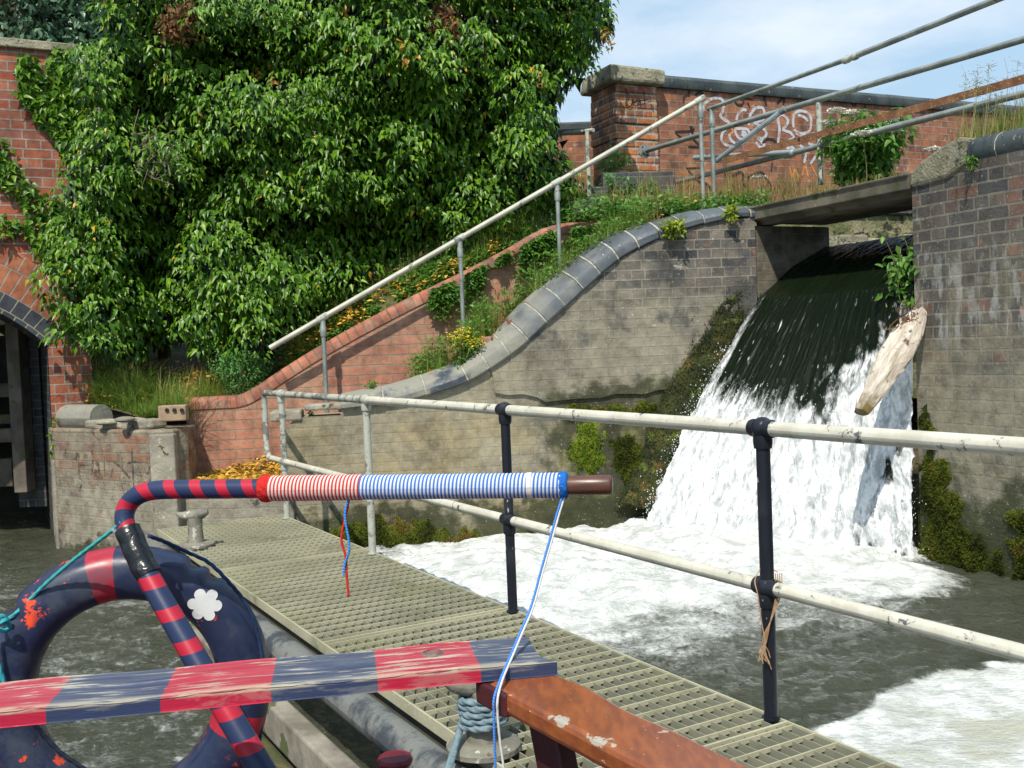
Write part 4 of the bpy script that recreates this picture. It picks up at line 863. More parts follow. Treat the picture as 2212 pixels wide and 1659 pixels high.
M_edge = Mat('flaking_edge_paint', .55); c = M_edge.mix(M_edge.mr(M_edge.noise(3.5, 7, .65), .42, .54), (.05, .058, .07), (.17, .175, .165)); c = M_edge.mix(M_edge.mr(M_edge.noise(24, 5), .62, .66), c, (.10, .09, .07)); M_edge.col(c); M_edge.bump(M_edge.noise(30, 6), .6, .01)
mb = MB().tube([gp(-.15, -.10, -.095), gp(L, -.10, -.095)], .072, 16); mb.build('edge_tube', M_edge.m, t, smooth=True)
mb = MB()
for b in (.06, WD-.06): mb.box(gp(L/2, b, -.14), (L, .07, .16), e1)
for a in (.3, 1.9, 3.5, 5.1, 6.7): mb.box(gp(a, WD/2, -.16), (.08, WD-.2, .12), e1)
mb.build('steel_frame', simple('frame_steel', (.10, .105, .09), (.16, .15, .11), 4, .7, .1), t)
for a in (.4, 2.6, 4.8, 7.0):
    for b in (.1, WD-.1): q = gp(a, b, 0); MB().lathe((q[0], q[1], -1.6), [(.07, 0), (.07, 1.4)], 12).build('pile', M_wood, t, smooth=True)
mb = MB().box(gp(5.6, -.28, -.285), (6.2, .10, .17), e1); tag(mb.build('fender_beam', simple('fender_wood', (.30, .27, .22), (.15, .13, .10), 4, .85, bumpd=.01, speck=[((.09, .10, .04), 6, .6)]), bevel=.012), 'grey timber fender beam running below the walkway edge', 'fender')
mb = MB().box(gp(6.6, -.42, -.52), (5.2, .20, .30), e1); tag(mb.build('lower_sill', simple('weedy_sill', (.12, .10, .04), (.06, .065, .025), 6, .95, bumpd=.03), bevel=.03), 'weed covered sill at the waterline below the fender beam', 'sill')
# ------------------------------------------------------------------ landing railing
def edge_at(pxx):                     # walkway coordinate a where the right edge projects to column pxx
    lo_, hi_ = 0.0, 8.3
    for _ in range(40):
        m_ = (lo_+hi_)/2
        if to_px(gp(m_, WD-.02, 0))[0] < pxx: lo_ = m_
        else: hi_ = m_
    return m_
HT, HB, b0 = 1.10, .50, WD-.02
t = thing('landing_railing', 'cream painted tubular railing along the grating walkway', 'railing', gp(3, b0, 0))
aS = -.30
pt = [gp(8.5, b0, HT), gp(aS+.06, b0, HT), gp(aS+.015, b0, HT-.015), gp(aS, b0, HT-.07), gp(aS, b0, HB+.12), gp(aS+.02, b0, HB+.04), gp(aS+.07, b0, HB+.004), gp(aS+.15, b0, HB)]
aP = [edge_at(620), edge_at(805), edge_at(1108), edge_at(1666)]; aP.append(aP[3]+(aP[3]-aP[2])); aP.append(aP[4]+1.4)
mid = (aP[1]+aP[2])/2-.2
MB().tube([gp(aS+.16, b0, HB), gp(8.5, b0, HB)], .0265, 16).build('lower_rail', M_white, t, smooth=True)
MB().tube([gp(aP[1], b0, HT), gp(8.5, b0, HT)], .0285, 18).build('top_rail', M_white, t, smooth=True)
MB().tube([gp(aP[1]+.01, b0, HT)]+pt[1:], .0275, 14).build('end_loop', M_chipw, t, smooth=True)
for k, a in enumerate(aP):
    blk = k >= 2; mt = M_black if blk else M_chipw; mb = MB(); q = gp(a, b0, 0); r = .0265
    mb.lathe((q[0], q[1], -.25 if blk else -.02), [(r, 0), (r, HT-.03+(.25 if blk else .02))], 18)
    p = mb.build('post', mt, t, smooth=True)
    if blk: tag(p, 'black painted post with white flecks')
    for z, rr in ((HT, .043), (HB, .040)):
        f = MB(); f.ball((q[0], q[1], z), rr if blk else rr*.88, 18, (1, 1, 1.02)); f.lathe((q[0], q[1], z-.075), [(.033, 0), (.036, .02), (.036, .05)], 18)
        c = gp(a, b0, z); d3 = np.array([e1[0], e1[1], 0]); f.lathe(c-d3*.055, [(.033, 0), (.035, .01), (.035, .10), (.033, .11)], 18, d3)
        f.build('ball_fitting', mt, p, smooth=True)
    MB().lathe((q[0], q[1], -.005), [(.036, 0), (.036, .008)], 16).build('base_plate', mt, p)
mb = MB(); c = gp(aP[3], b0, HB); jx = np.array([1, 0, 0])
for k in range(4):
    off = -.035+.02*k
    mb.tube([c+[off*.4+.035, -.045, .06], c+[.03+off*.3, -.05, -.02], c+[-.005, -.05, -.12], c+[-.02-.005*k, -.047, -.19], c+[-.035+.01*k, -.045, -.24-.02*k]], .0020, 6, sm=5)
mb.tube([c+[.035, -.02, .06], c+[.0, .04, .07], c+[-.045, 0, .03], c+[-.045, -.035, -.02], c+[-.035, -.04, -.12], c+[-.025, -.045, -.2]], .0022, 6, sm=5)
for k in range(12): mb.tube([c+[-.03, -.045, -.20], c+[-.03+random.uniform(-.02, .02), -.045, -.235], c+[-.035+random.uniform(-.03, .03), -.045, -.26+random.uniform(-.02, .01)]], .0018, 4)
tag(mb.build('twine', simple('orange_twine', (.34, .19, .10), (.42, .29, .18), 60, .9, bumpd=0)), 'frayed orange twine knotted round the nearest black railing post', 'string')
# ------------------------------------------------------------------ stair handrail
def post(name, P, h, r, mat, parent, clamp=True, lab=None):
    mb = MB().lathe((P[0], P[1], P[2]), [(r, 0), (r, h)], 14)
    o = mb.build(name, mat, parent, smooth=True)
    if clamp: f = MB(); f.lathe((P[0], P[1], P[2]+h-.19), [(r*1.25, 0), (r*1.45, .015), (r*1.45, .09), (r*1.2, .11), (r*1.2, .16)], 14); f.build('collar', mat, o, smooth=True)
    return o
t = thing('stair_handrail', 'long sloping pale tubular handrail climbing beside the steps', 'handrail', (-1, 10.2, 1))
a = PD(583, 752, 10.15); b = PD(1522, 210, 10.75); MB().tube([a, b], .0275, 16).build('rail', M_white if False else simple('weathered_rail', (.52, .50, .42), (.40, .39, .33), 5, .6, .1, .003, speck=[((.20, .2, .17), 14, .62)]), t, smooth=True)
for i, (tx, by_) in enumerate(((697, 889), (993, 712), (1203, 577), (1512, 446))):
    s_ = (tx-583)/(1522-583); q = a+(b-a)*s_
    for _ in range(6):
        s_ += (tx-to_px(q)[0])/(1522-583); q = a+(b-a)*s_
    bz = PD(tx, by_, q[1])[2]
    o = post('post', (q[0], q[1], bz-.06), q[2]-bz+.06, .022, M_galv, t)
    f = MB().lathe(q-(b-a)/np.linalg.norm(b-a)*.06, [(.030, 0), (.035, .012), (.035, .108), (.030, .12)], 14, b-a); f.build('socket', M_chipw, o, smooth=True)
# small gate rail near the ivy
t = thing('short_rail', 'short pale tubular rail standing between the ivy and the pillar', 'railing', PD(1270, 455, 11.4))
q = PD(1268, 284, 11.4); post('post', (q[0], q[1], 2.6), q[2]-2.6, .024, M_chipw, t, False)
MB().tube([PD(1120, 300, 12.4), PD(1282, 281, 11.35)], .022, 12).build('rail', M_chipw, t, smooth=True); MB().tube([PD(1130, 440, 12.0), PD(1285, 430, 11.35)], .022, 12).build('rail', M_chipw, t, smooth=True)
# footbridge railing, near side: top tube, posts and a rusty flat bar
lineA = Plane(E+np.array([.02, .12])*1.0, dR); off = -.14
def fa(pxx, z): # point on near railing line at column pxx
    h = RA.hit(pxx, 500); return np.array([h[0], h[1], z])
RA = Plane(np.array([PD(1545, 230, 10.8)[0], 10.8]), (PD(2150, 0, 7.65)[:2]-PD(1545, 230, 10.8)[:2]))
t = thing('footbridge_railing', 'grey tube railing with a rusty flat bar along the near side of the footbridge', 'railing', fa(1800, 2.95))
a = RA.hit(1530, 236); b = RA.hit(1838, 125); c = RA.hit(2175, -10); zz_ = (a[2]+c[2])/2
c2 = c+(c-b)*.9
MB().tube([a, b], .022, 14).tube([b, c2], .026, 14).build('top_tube', M_galv, t, smooth=True)
f = MB().lathe(b-(c-b)/np.linalg.norm(c-b)*.09, [(.029, 0), (.034, .01), (.034, .06), (.028, .07), (.028, .11), (.034, .12), (.034, .16), (.029, .17)], 14, c-b); f.build('coupler', M_chipw, t, smooth=True)
post('post', fa(1545, 2.85), a[2]-2.86, .024, M_galv, t)
q = RA.hit(2330, -60); post('post', (q[0], q[1], 2.6), 1.35, .024, M_galv, t)
a2 = RA.hit(1560, 348); b2 = RA.hit(2240, 168); u1 = (a2[:2]-RA.p)@RA.d; u2 = (b2[:2]-RA.p)@RA.d
mb = MB().prism([RA.at(u1, a2[2]-.03), RA.at(u1, a2[2]+.03), RA.at(u2+.9, b2[2]+.035), RA.at(u2+.9, b2[2]-.03)], list(-RA.n*.010)+[0]); mb.build('flat_bar', M_rust, t)
# far side railing, bolted to the pillar
BR = Plane(np.array([PD(1395, 325, 12.38)[0], 12.38]), PD(2212, 85, 8.23)[:2]-PD(1395, 325, 12.38)[:2])
t = thing('pillar_railing', 'pair of long grey tubes bolted to the pillar by round flanges', 'railing', BR.at(1.5, 3.0))
a = BR.hit(1395, 326); b = BR.hit(2330, 50); MB().tube([a, b], .029, 16).build('upper_tube', M_galv, t, smooth=True)
f0 = BR.hit(1402, 409); m1 = BR.hit(1705, 332); m2 = BR.hit(2330, 172)
lo_ = MB().tube([f0, m1], .027, 16).tube([m1, m2], .030, 16); lo_.build('lower_tube', M_galv, t, smooth=True)
f = MB().lathe(m1-(m2-m1)/np.linalg.norm(m2-m1)*.07, [(.034, 0), (.04, .01), (.04, .13), (.034, .14)], 16, m2-m1); f.build('coupler', M_tube, t, smooth=True)
for q in (a, f0):
    fl = MB().lathe(q+np.array([PP.n[0], PP.n[1], 0])*-.03, [(.085, 0), (.085, .012), (.05, .016), (.042, .05)], 20, (PP.n[0], PP.n[1], 0)); o = fl.build('flange', M_galv, t, smooth=True)
    for k in range(4):
        bm = MB(); an = k*math.pi/2+.6; d = np.array([PP.d[0], PP.d[1], 0]); c = q+d*.062*math.cos(an)+np.array([0, 0, .062*math.sin(an)])-np.array([PP.n[0], PP.n[1], 0])*.018; bm.lathe(c, [(.012, 0), (.012, .012)], 6, (PP.n[0], PP.n[1], 0)); bm.build('bolt', M_rust, o)
q = BR.hit(1768, 222); post('post', (q[0], q[1], 2.9), q[2]-2.9, .027, M_chipw, t, False)
q = BR.hit(2400, 40); post('post', (q[0], q[1], 2.6), q[2]-2.6, .027, M_chipw, t, False)
# scaffold tubes lashed on
def hollow(mb, a, b, r):
    mb.tube([a, b], r, 18); d = (b-a)/np.linalg.norm(b-a); mb.lathe(a-d*.001, [(r*.80, 0), (r*.80, .06)], 18, d, False)
a = BR.hit(1500, 341, .10); b = BR.hit(1708, 329, .03); mb = MB(); mb.tube([a, b], .026, 18); o = mb.build('scaffold_tube', M_tube, smooth=True); tag(o, 'short level scaffold tube wired across the two posts', 'tube', 'bright scaffold tubes')
d = (b-a)/np.linalg.norm(b-a); MB().lathe(a-d*.0015, [(.0205, 0), (.0205, .002)], 18, d).build('tube_mouth', M_rust, o)
MB().tube([a+d*.19+[0, -.028, .02], a+d*.2+[0, -.03, -.03]], .006, 6).tube([a+d*.20+[0, -.03, .03], a+d*.17+[0, -.03, -.03]], .004, 6).build('wire_tie', M_rust, o)
a = BR.hit(1547, 348, .22); b = BR.hit(1694, 236, .04); mb = MB(); mb.tube([a, b], .027, 18); o = mb.build('scaffold_tube', M_tube, smooth=True); tag(o, 'slanting bright scaffold tube bracing the railing', 'tube', 'bright scaffold tubes')
d = (b-a)/np.linalg.norm(b-a); MB().lathe(a-d*.0015, [(.0215, 0), (.0215, .002)], 18, d).build('tube_mouth', M_rust, o)
MB().lathe(b-d*.05, [(.034, 0), (.036, .03), (.034, .06)], 16, d).build('clamp', M_galv, o, smooth=True)
# ------------------------------------------------------------------ bollards on the walkway
def bollard(): 
    t = thing('mooring_bollard', 'weathered iron bollard with a horned top near the far end of the grating', 'bollard', (0, 0, 0), 'mooring bollards on the walkway')
    mt = simple('bollard_iron', (.27, .26, .21), (.17, .16, .13), 8, .8, .1, .006, speck=[((.5, .49, .42), 20, .62), ((.12, .09, .06), 14, .64)])
    MB().lathe((0, 0, 0), [(.135, 0), (.135, .018), (.12, .03), (.07, .034)], 28).build('base', mt, t, smooth=True)
    MB().lathe((0, 0, .03), [(.062, 0), (.060, .03), (.054, .10), (.056, .19)], 24).build('shaft', mt, t, smooth=True)
    MB().tube([(-.135, .015, .262), (-.09, .01, .243), (-.02, 0, .238), (.05, -.005, .250), (.10, -.01, .262)], [.012, .026, .040, .044, .040, .018], 18, sm=5).build('horn', mt, t, smooth=True)
    return t
bl = bollard(); q = PZ(424, 1180, .002); bl.location = (q[0], q[1], .002); bl.rotation_euler = (0, 0, .2)
def dup(root, loc, rz, lab):
    r = root.copy(); C.objects.link(r); r.location = loc; r.rotation_euler = (0, 0, rz); r['label'] = lab
    for ch in list(root.children):
        c_ = ch.copy(); C.objects.link(c_); c_.parent = r
    return r
q = PZ(1045, 1616, .002); BQ = q; bl2 = dup(bl, (q[0], q[1], .002), .5, 'iron bollard wound with blue rope behind the brown bench')
mb = MB(); pts = []
for k in range(0, 231):
    an = k*2*math.pi/42+.4; z = .085+.021*k/42*1.0+ (0.012*math.sin(k*.31)); r = .075+.004*math.sin(k*.7)
    pts.append((q[0]+r*math.cos(an), q[1]+r*math.sin(an), .085+.0235*(k/42)))
pts = [(q[0]-.17, q[1]-.52, -.35), (q[0]-.125, q[1]-.28, -.02), (q[0]-.095, q[1]-.10, .05)]+pts[18:]
def rf(L, an): return 1+.16*math.cos(3*an-L*150)
mb.tube(catmull(pts, 5), .0122, 16, rfun=rf)
M_rope = simple('blue_grey_rope', (.13, .20, .24), (.20, .27, .30), 60, .85, bumpd=.003)
tag(mb.build('mooring_rope', M_rope, smooth=True, angle=180), 'blue grey mooring rope wound round the near bollard', 'rope')
# ------------------------------------------------------------------ the great ivy
IV = [(150, 112), (205, 105), (240, 70), (215, 20), (190, -60), (230, -120), (420, -170), (700, -150), (980, -185), (1230, -140), (1330, -80), (1318, -10), (1328, 50), (1292, 95), (1270, 135), (1262, 172), (1225, 190), (1208, 235), (1215, 300), (1235, 345), (1248, 400), (1200, 440), (1110, 480), (1010, 520), (930, 550), (830, 590), (770, 630), (700, 672), (620, 705), (580, 745), (520, 775), (440, 765), (390, 735), (300, 765), (190, 752), (140, 725), (98, 690), (95, 620), (125, 530), (125, 420), (135, 345), (180, 300), (190, 220), (160, 160)]
rs = np.random.RandomState(21)
def ivy_depth(x, y):
    d = 10.85+1.0*sstep(330, 560, y)*sstep(520, 880, x)+.35*sstep(1000, 1300, x)+.45*sstep(560, 720, y)*sstep(200, 330, x)-.05
    rel = (fbm(x/165, y/120, 3, 71)-.5)*1.9
    lw_ = sstep(330, 210, x); return np.maximum((d+rel), 10.42)*(1-lw_)+lw_*(10.30+rel*.10)
cl = []; tries = 0
cxy = np.zeros((0, 3))
while tries < 11000 and len(cl) < 1800:
    tries += 1; x = rs.uniform(60, 1360); y = rs.uniform(-190, 800)
    if poly_sd(np.array(x), np.array(y), IV) < 14: continue
    md = 25+20*rs.rand()
    if len(cl) and ((cxy[:len(cl), 0]-x)**2+(cxy[:len(cl), 1]-y)**2).min() < md*md: continue
    cl.append((x, y, float(ivy_depth(x, y))+rs.uniform(-.16, .16)))
    if len(cl) > len(cxy): cxy = np.concatenate([cxy, np.zeros((256, 3))])
    cxy[len(cl)-1] = cl[-1]
cl = np.array(cl)
t = thing('ivy_bush', 'huge glossy ivy mass covering the bank beside the bridge', 'ivy', (-1.5, 11.5, 2.0))
Pa, Da, Na, Sa = [], [], [], []
for (x, y, d) in cl:
    c = PD(x, y, d); r = rs.uniform(.12, .28); n = int(rs.uniform(52, 84)*(r/.2)**1.3)
    # a spray: leaves shingled on the upper, outer part of a drooping dome
    u = norm(rs.normal(0, 1, (n, 3))+np.array([0, -.75, .35])); p = c+u*r*np.array([1.0, .9, .75])*rs.uniform(.72, 1.05, (n, 1)); p[:, 2] -= .35*r*np.abs(u[:, 0])
    dr = norm(u*np.array([.9, .6, .15])+np.array([0, -.12, -.85])+rs.normal(0, .30, (n, 3))); nr = norm(u*.9+np.array([0, -.45, .55])+rs.normal(0, .28, (n, 3)))
    Pa.append(p); Da.append(dr); Na.append(nr); Sa.append(rs.uniform(.034, .094, n)*rs.uniform(.8, 1.1))
leaves('foliage', np.concatenate(Pa), np.concatenate(Da), np.concatenate(Na), np.concatenate(Sa), M_ivy, t)
n = 18000; xy = rs.uniform([60, -190], [1350, 790], (n*2, 2)); sd_ = poly_sd(xy[:, 0], xy[:, 1], IV); xy = xy[sd_ > 8][:n]
P = np.array([PD(a, b, float(c)+rs.uniform(.25, .65)) for (a, b), c in zip(xy, ivy_depth(xy[:, 0], xy[:, 1]))]); n = len(P)
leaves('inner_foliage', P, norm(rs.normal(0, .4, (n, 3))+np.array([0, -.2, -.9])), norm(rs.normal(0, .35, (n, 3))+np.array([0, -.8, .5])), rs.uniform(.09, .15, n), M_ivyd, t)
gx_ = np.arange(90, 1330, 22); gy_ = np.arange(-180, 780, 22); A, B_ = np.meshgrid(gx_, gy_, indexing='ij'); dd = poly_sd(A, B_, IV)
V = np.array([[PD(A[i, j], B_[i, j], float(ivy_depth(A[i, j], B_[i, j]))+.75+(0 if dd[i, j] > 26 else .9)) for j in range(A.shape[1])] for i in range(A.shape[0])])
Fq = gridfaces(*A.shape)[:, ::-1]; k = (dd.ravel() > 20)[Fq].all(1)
M_core = simple('ivy_gap_shade', (.012, .022, .008), (.03, .035, .015), 4, .95, bumpd=.05)  # near-black sheet behind the leaves, painting the shade in the gaps
fastmesh('dark_backing', V.reshape(-1, 3), Fq[k], M_core, t, smooth=True)
mb = MB()
for k in range(16):
    x = rs.uniform(250, 1150); a = PD(x, rs.uniform(560, 640), 12.0); a[2] = float(bank_z(a[0], a[1]))-.05; b = PD(x+rs.uniform(-60, 60), rs.uniform(60, 300), 11.7); m_ = (a+b)/2+rs.normal(0, .12, 3); mb.tube([a, m_, b], [.045, .03, .015], 8, sm=5)
mb.build('stems', M_bark, t)
# dead sprays in the ivy and a bare twiggy hollow
def sprays(name, spots, mat, n, sz, rad, dpt=-.12, par=t):
    P, D, N = [], [], []
    for x, y, r in spots:
        c = PD(x, y, float(ivy_depth(np.array(float(x)), np.array(float(y))))+dpt); k = int(n*r/30); u = norm(rs.normal(0, 1, (k, 3))+np.array([0, -.6, .2])); P.append(c+u*r/200*rad*rs.uniform(.3, 1.5, (k, 1))*[1, 1, 1.2]); D.append(norm(rs.normal(0, .6, (k, 3))+np.array([0, -.2, -.7]))); N.append(norm(u+rs.normal(0, .4, (k, 3))))
    P, D, N = map(np.concatenate, (P, D, N)); return leaves(name, P, D, N, rs.uniform(sz*.7, sz*1.2, len(P)), mat, par)
sprays('dead_leaves', [(392, 50, 30), (368, 66, 22), (414, 36, 20), (958, 38, 24), (940, 55, 18), (978, 62, 16)], M_dead, 200, .058, 1.0, -.12)
sprays('yellow_leaves', [(1330-20, 70, 14), (1305, 82, 16), (1322, 96, 10), (745, 25, 14), (870, 100, 14), (1165, 168, 16), (560, 165, 14), (590, 180, 10), (430, 240, 12), (880, 130, 10)], leafmat('yellow_leaf', (.30, .15, .02), (.42, .24, .03), rough=.5, yfrac=0), 24, .055, .9, -.14)
mb = MB()
for k in range(34):
    c = PD(rs.uniform(315, 372), rs.uniform(285, 375), 10.28); mb.tube([c, c+rs.normal(0, .06, 3), c+rs.normal(0, .12, 3)], [.006, .003], 5, sm=3)
mb.build('bare_twigs', simple('bare_twig', (.30, .24, .17), (.18, .14, .10), 10, .9, bumpd=0), t)
# single ivy leaves pressed flat on the bridge wall
def wall_ivy(lab, polys, n, s):
    x0, y0 = np.array(sum(polys, [])).min(0); x1, y1 = np.array(sum(polys, [])).max(0); P = []
    while len(P) < n:
        x, y = rs.uniform(x0, x1), rs.uniform(y0, y1); sd = max(float(poly_sd(np.array(x), np.array(y), q)) for q in polys)
        if sd < -7+10*rs.rand()*(fbm(x/22, y/22, 2, 9) < .42) or (sd < 4 and rs.rand() < .4): continue
        P.append(PBr.hit(x, y, rs.uniform(.02, .10)))
    P = np.array(P); nr = norm(rs.normal(0, .32, (n, 3))+np.array([PBr.n[0], PBr.n[1], .35])); dr = norm(rs.normal(0, .55, (n, 3))+np.array([0, 0, -.6]))
    o = leaves('wall_ivy', P, dr, nr, rs.uniform(s*.6, s*1.15, n), M_ivy, None, IVY if s < .1 else BIG); tag(o, lab, 'ivy', 'ivy creeping on the bridge wall')
wall_ivy('upper ivy patch of broad leaves reaching left under the bridge coping', [[(45, 130), (75, 118), (80, 170), (105, 150), (120, 105), (250, 95), (260, 350), (150, 350), (120, 300), (70, 235), (38, 190)]], 2600, .082)
wall_ivy('straggling ivy patch hanging on the bridge wall above the arch', [[(-40, 295), (18, 300), (22, 350), (45, 390), (70, 405), (100, 425), (150, 440), (150, 570), (100, 575), (70, 530), (55, 505), (-30, 500), (0, 470), (60, 470), (35, 420), (0, 400), (-40, 380)]], 760, .075)
wall_ivy('thin ivy tendril trailing down the corner of the pier', [[(118, 905), (128, 900), (124, 950), (112, 990), (106, 1000), (110, 940)]], 34, .05)
# ------------------------------------------------------------------ trees behind
def tree(lab, c, rad, n, seed, hh=7):
    r_ = np.random.RandomState(seed); t = thing('tree', lab, 'tree', (c[0], c[1], 2.9), 'trees beyond the bridge')
    mb = MB(); mb.tube([(c[0], c[1], 2.8), (c[0]+.1, c[1], (2.8+c[2])/2), (c[0], c[1], c[2]+.5)], [.22, .16, .06], 10, sm=4)
    for k in range(14):
        b = np.array([c[0], c[1], c[2]-rad*.6+k*.12]); e = b+norm(r_.normal(0, 1, 3)+[0, 0, .3])*rad*.85; mb.tube([b, (b+e)/2+r_.normal(0, .15, 3), e], [.06, .035, .012], 6, sm=3)
    mb.build('trunk', M_bark, t)
    P, D, N = [], [], []
    for k in range(120):
        u = norm(r_.normal(0, 1, 3)); q = np.array(c)+u*rad*r_.uniform(.55, 1)*[1.1, .8, 1]; m_ = n//120; v = norm(r_.normal(0, 1, (m_, 3))); P.append(q+v*r_.uniform(.2, .45, (m_, 1))); D.append(norm(r_.normal(0, .7, (m_, 3))+[0, 0, -.5])); N.append(norm(v+[0, -.2, .5]))
    P, D, N = map(np.concatenate, (P, D, N)); leaves('crown', P, D, N, r_.uniform(.08, .15, len(P)), M_tree, t, OVAL)
tree('grey green tree rising behind the bridge coping at the top left corner', PD(40, 10, 15.5), 1.6, 9000, 3)
tree('darker tree between the corner tree and the ivy', PD(190, -10, 16.5), 1.5, 9000, 4)
tree('tall tree hidden mostly behind the ivy crown', PD(-160, -60, 18), 2.4, 7000, 5)
# ------------------------------------------------------------------ grass, weeds and litter on the bank
def bank_pts(x, y):
    x = np.asarray(x, float); y = np.asarray(y, float); n = len(x)
    D_ = FW[None]+((x-CX)/F)[:, None]*RT-((y-CY)/F)[:, None]*UP; out = np.full((n, 3), np.nan); todo = np.ones(n, bool)
    for yy in np.arange(9.9, 13.6, .025):
        p = CAM+D_*(yy/D_[:, 1])[:, None]; ok = todo & (p[:, 2] <= bank_z(p[:, 0], p[:, 1])) & ((p[:, 1] > y_red(p[:, 0])+.16) | (p[:, 0] < -3.3)) & (p[:, 1] > 10.0+np.maximum(-3.3-p[:, 0], 0)*.6)
        out[ok] = p[ok]; todo &= ~ok
    k = ~np.isnan(out[:, 0]); return out[k], k
def on_bank(a, b):
    p, k = bank_pts([a], [b]); return p[0] if len(p) else None
n = 11000; gx2 = rs.uniform(-4.72, -2.35, n); gy2 = np.where(gx2 < -3.25, 10.02+(-3.3-gx2)*.60, y_red(gx2)+.18)+np.abs(rs.normal(-.03, .26, n)); P = np.stack([gx2, gy2, bank_z(gx2, gy2)], 1); k = slice(None); H = rs.uniform(.08, .26, n)*np.where(fbm(gx2*3, gy2*3, 2, 3) > .5, 1.6, .7)*sstep(-2.3, -2.9, gx2).clip(.4, 1)
o = blades('grass', P-[0, 0, .02], H[k]*rs.uniform(.6, 1.5, len(P)), M_grass, wdt=.0045, lean=.8); struct(o, 'stuff', 'long grass on the pier top beneath the ivy')
n = 1300; x = rs.uniform(400, 560, n); y = rs.uniform(815, 880, n); P, k = bank_pts(x, y)
o = blades('dry_grass', P, rs.uniform(.08, .25, len(P)), M_dry, wdt=.004, lean=.5); struct(o, 'stuff', 'dry straw coloured grass at the start of the pink wall')
XL, YL = [560, 700, 800, 900, 1000, 1100, 1200, 1320, 1440], [850, 752, 697, 645, 597, 545, 495, 485, 468]
n = 5200; x = rs.uniform(560, 1430, n); y = np.interp(x, XL, YL)-np.abs(rs.normal(0, 46, n)); P, k = bank_pts(x, y); H = rs.uniform(.07, .24, n)*np.where(fbm(x/50, y/50, 2, 13) > .5, 1.5, .7)
o = blades('bank_grass', P-[0, 0, .02], H[k], M_grass, wdt=.0048, lean=.6); struct(o, 'stuff', 'grass along the top of the pink stair wall')
# low ivy and weed leaves on the sunny strip beside the handrail
n = 15000; x = rs.uniform(590, 1450, n); y = np.interp(x, XL, YL)-np.abs(rs.normal(0, 44, n)); P, k = bank_pts(x, y); kk = fbm(x/60, y/60, 3, 19)[k] > .40; P = P[kk]
# part of it spills over the wall top
ns_ = 6500; xx_ = rs.uniform(900, 1360, ns_); yy_ = np.interp(xx_, XL, YL)+np.abs(rs.normal(0, 30, ns_)); sel = fbm(xx_/38, yy_/60, 3, 29) > .52-.10*sstep(950, 1150, xx_)
SP = np.array([R.hit(a, b, rs.uniform(.02, .14)) for a, b in zip(xx_[sel], yy_[sel])]); P = np.concatenate([P+np.stack([0*P[:, 0], 0*P[:, 0], rs.uniform(0, .10, len(P))], 1), SP]); n = len(P)
o = leaves('ground_ivy', P, norm(rs.normal(0, 1, (n, 3))*[1, 1, .35]+[0, -.3, -.1]), norm(rs.normal(0, .4, (n, 3))+[0, -.45, 1]), rs.uniform(.03, .065, n), M_weed, None, IVY); struct(o, 'stuff', 'low leafy ground cover on the bank beside the handrail')
# weeds growing on the steps between the two walls
P = []; H = []; LP = []
for k in range(6500):
    x = rs.uniform(-1.0, 1.45); y = W.p[1]+.1133*(x+1.05)+rs.uniform(.14, .75); z = .40+math.floor((x+2.15)/.262)*.163
    if fbm(x*3.1, y*3, 3, 39) < .50-.14*min(max(x+.2, 0), 1): continue
    (P if k % 3 else LP).append((x, y, z)); 
P = np.array(P); LP = np.array(LP); o = blades('step_grass', P, rs.uniform(.12, .48, len(P)), M_grass, wdt=.0045, lean=.5); struct(o, 'stuff', 'tall grass growing out of the upper brick steps')
LP = LP[rs.randint(0, len(LP), 5200)]+np.stack([rs.normal(0, .05, 5200), rs.normal(0, .04, 5200), rs.uniform(.02, .34, 5200)], 1); n = len(LP)
o = leaves('step_weeds', LP, norm(rs.normal(0, 1, (n, 3))*[1, 1, .5]), norm(rs.normal(0, .5, (n, 3))+[0, -.4, 1]), rs.uniform(.025, .06, n), M_weed, None, OVAL); struct(o, 'stuff', 'leafy weeds among the grass on the brick steps')
P = P[rs.randint(0, len(P), 900)]; o = blades('dry_step_grass', P+[.1, 0, 0], rs.uniform(.15, .45, 900), M_dry, wdt=.004, lean=.3); struct(o, 'stuff', 'dry stems standing among the weeds on the steps')
# fallen leaves
def litter(name, lab, pts, s=.05):
    P = np.array(pts); n = len(P); o = leaves(name, P, norm(rs.normal(0, 1, (n, 3))*[1, 1, .25]), norm(rs.normal(0, .35, (n, 3))+[0, -.1, 1]), rs.uniform(s*.6, s*1.25, n), M_yel, None, OVAL); struct(o, 'stuff', lab)
pts = []
for k in range(1500):
    x = rs.uniform(-3.18, -2.16); y = rs.uniform(9.70, 10.42); hgt = .16*sstep(10.0, 10.4, y)*sstep(-3.2, -2.5, x)+.02
    pts.append((x, y, .252+rs.rand()*hgt))
litter('leaf_litter', 'yellow leaves heaped on the landing ledge at the foot of the pink wall', pts, .06)
pts = []
for k in range(16):
    x0 = -2.15+k*.262; z1 = .40+k*.163
    for j in range(int(70*max(.15, 1-k*.1)) if k > 2 else 20):
        x = x0+rs.uniform(-.0, .25); y = rs.uniform(W.p[1]+.1133*(x0+1.05)+.3, y_red(x0)-.03); pts.append((x, y, z1+.012+rs.rand()*.03))
litter('leaf_litter', 'yellow leaves lying on the brick steps', pts, .055)
n = 2600; x = np.where(rs.rand(n) < .6, rs.uniform(600, 1120, n), rs.uniform(160, 540, n)); y = np.where(x > 540, np.interp(x, XL, YL)-np.abs(rs.normal(0, 34, n)), rs.uniform(800, 884, n)); kk = (x < 600) | (fbm(x/30, y/30, 2, 77) > .47); pts, k = bank_pts(x[kk], y[kk]); pts = pts+np.stack([0*pts[:, 0], -.02+0*pts[:, 0], rs.uniform(.02, .14, len(pts))], 1)
litter('leaf_litter', 'yellow leaves scattered through the bank plants', pts, .06)
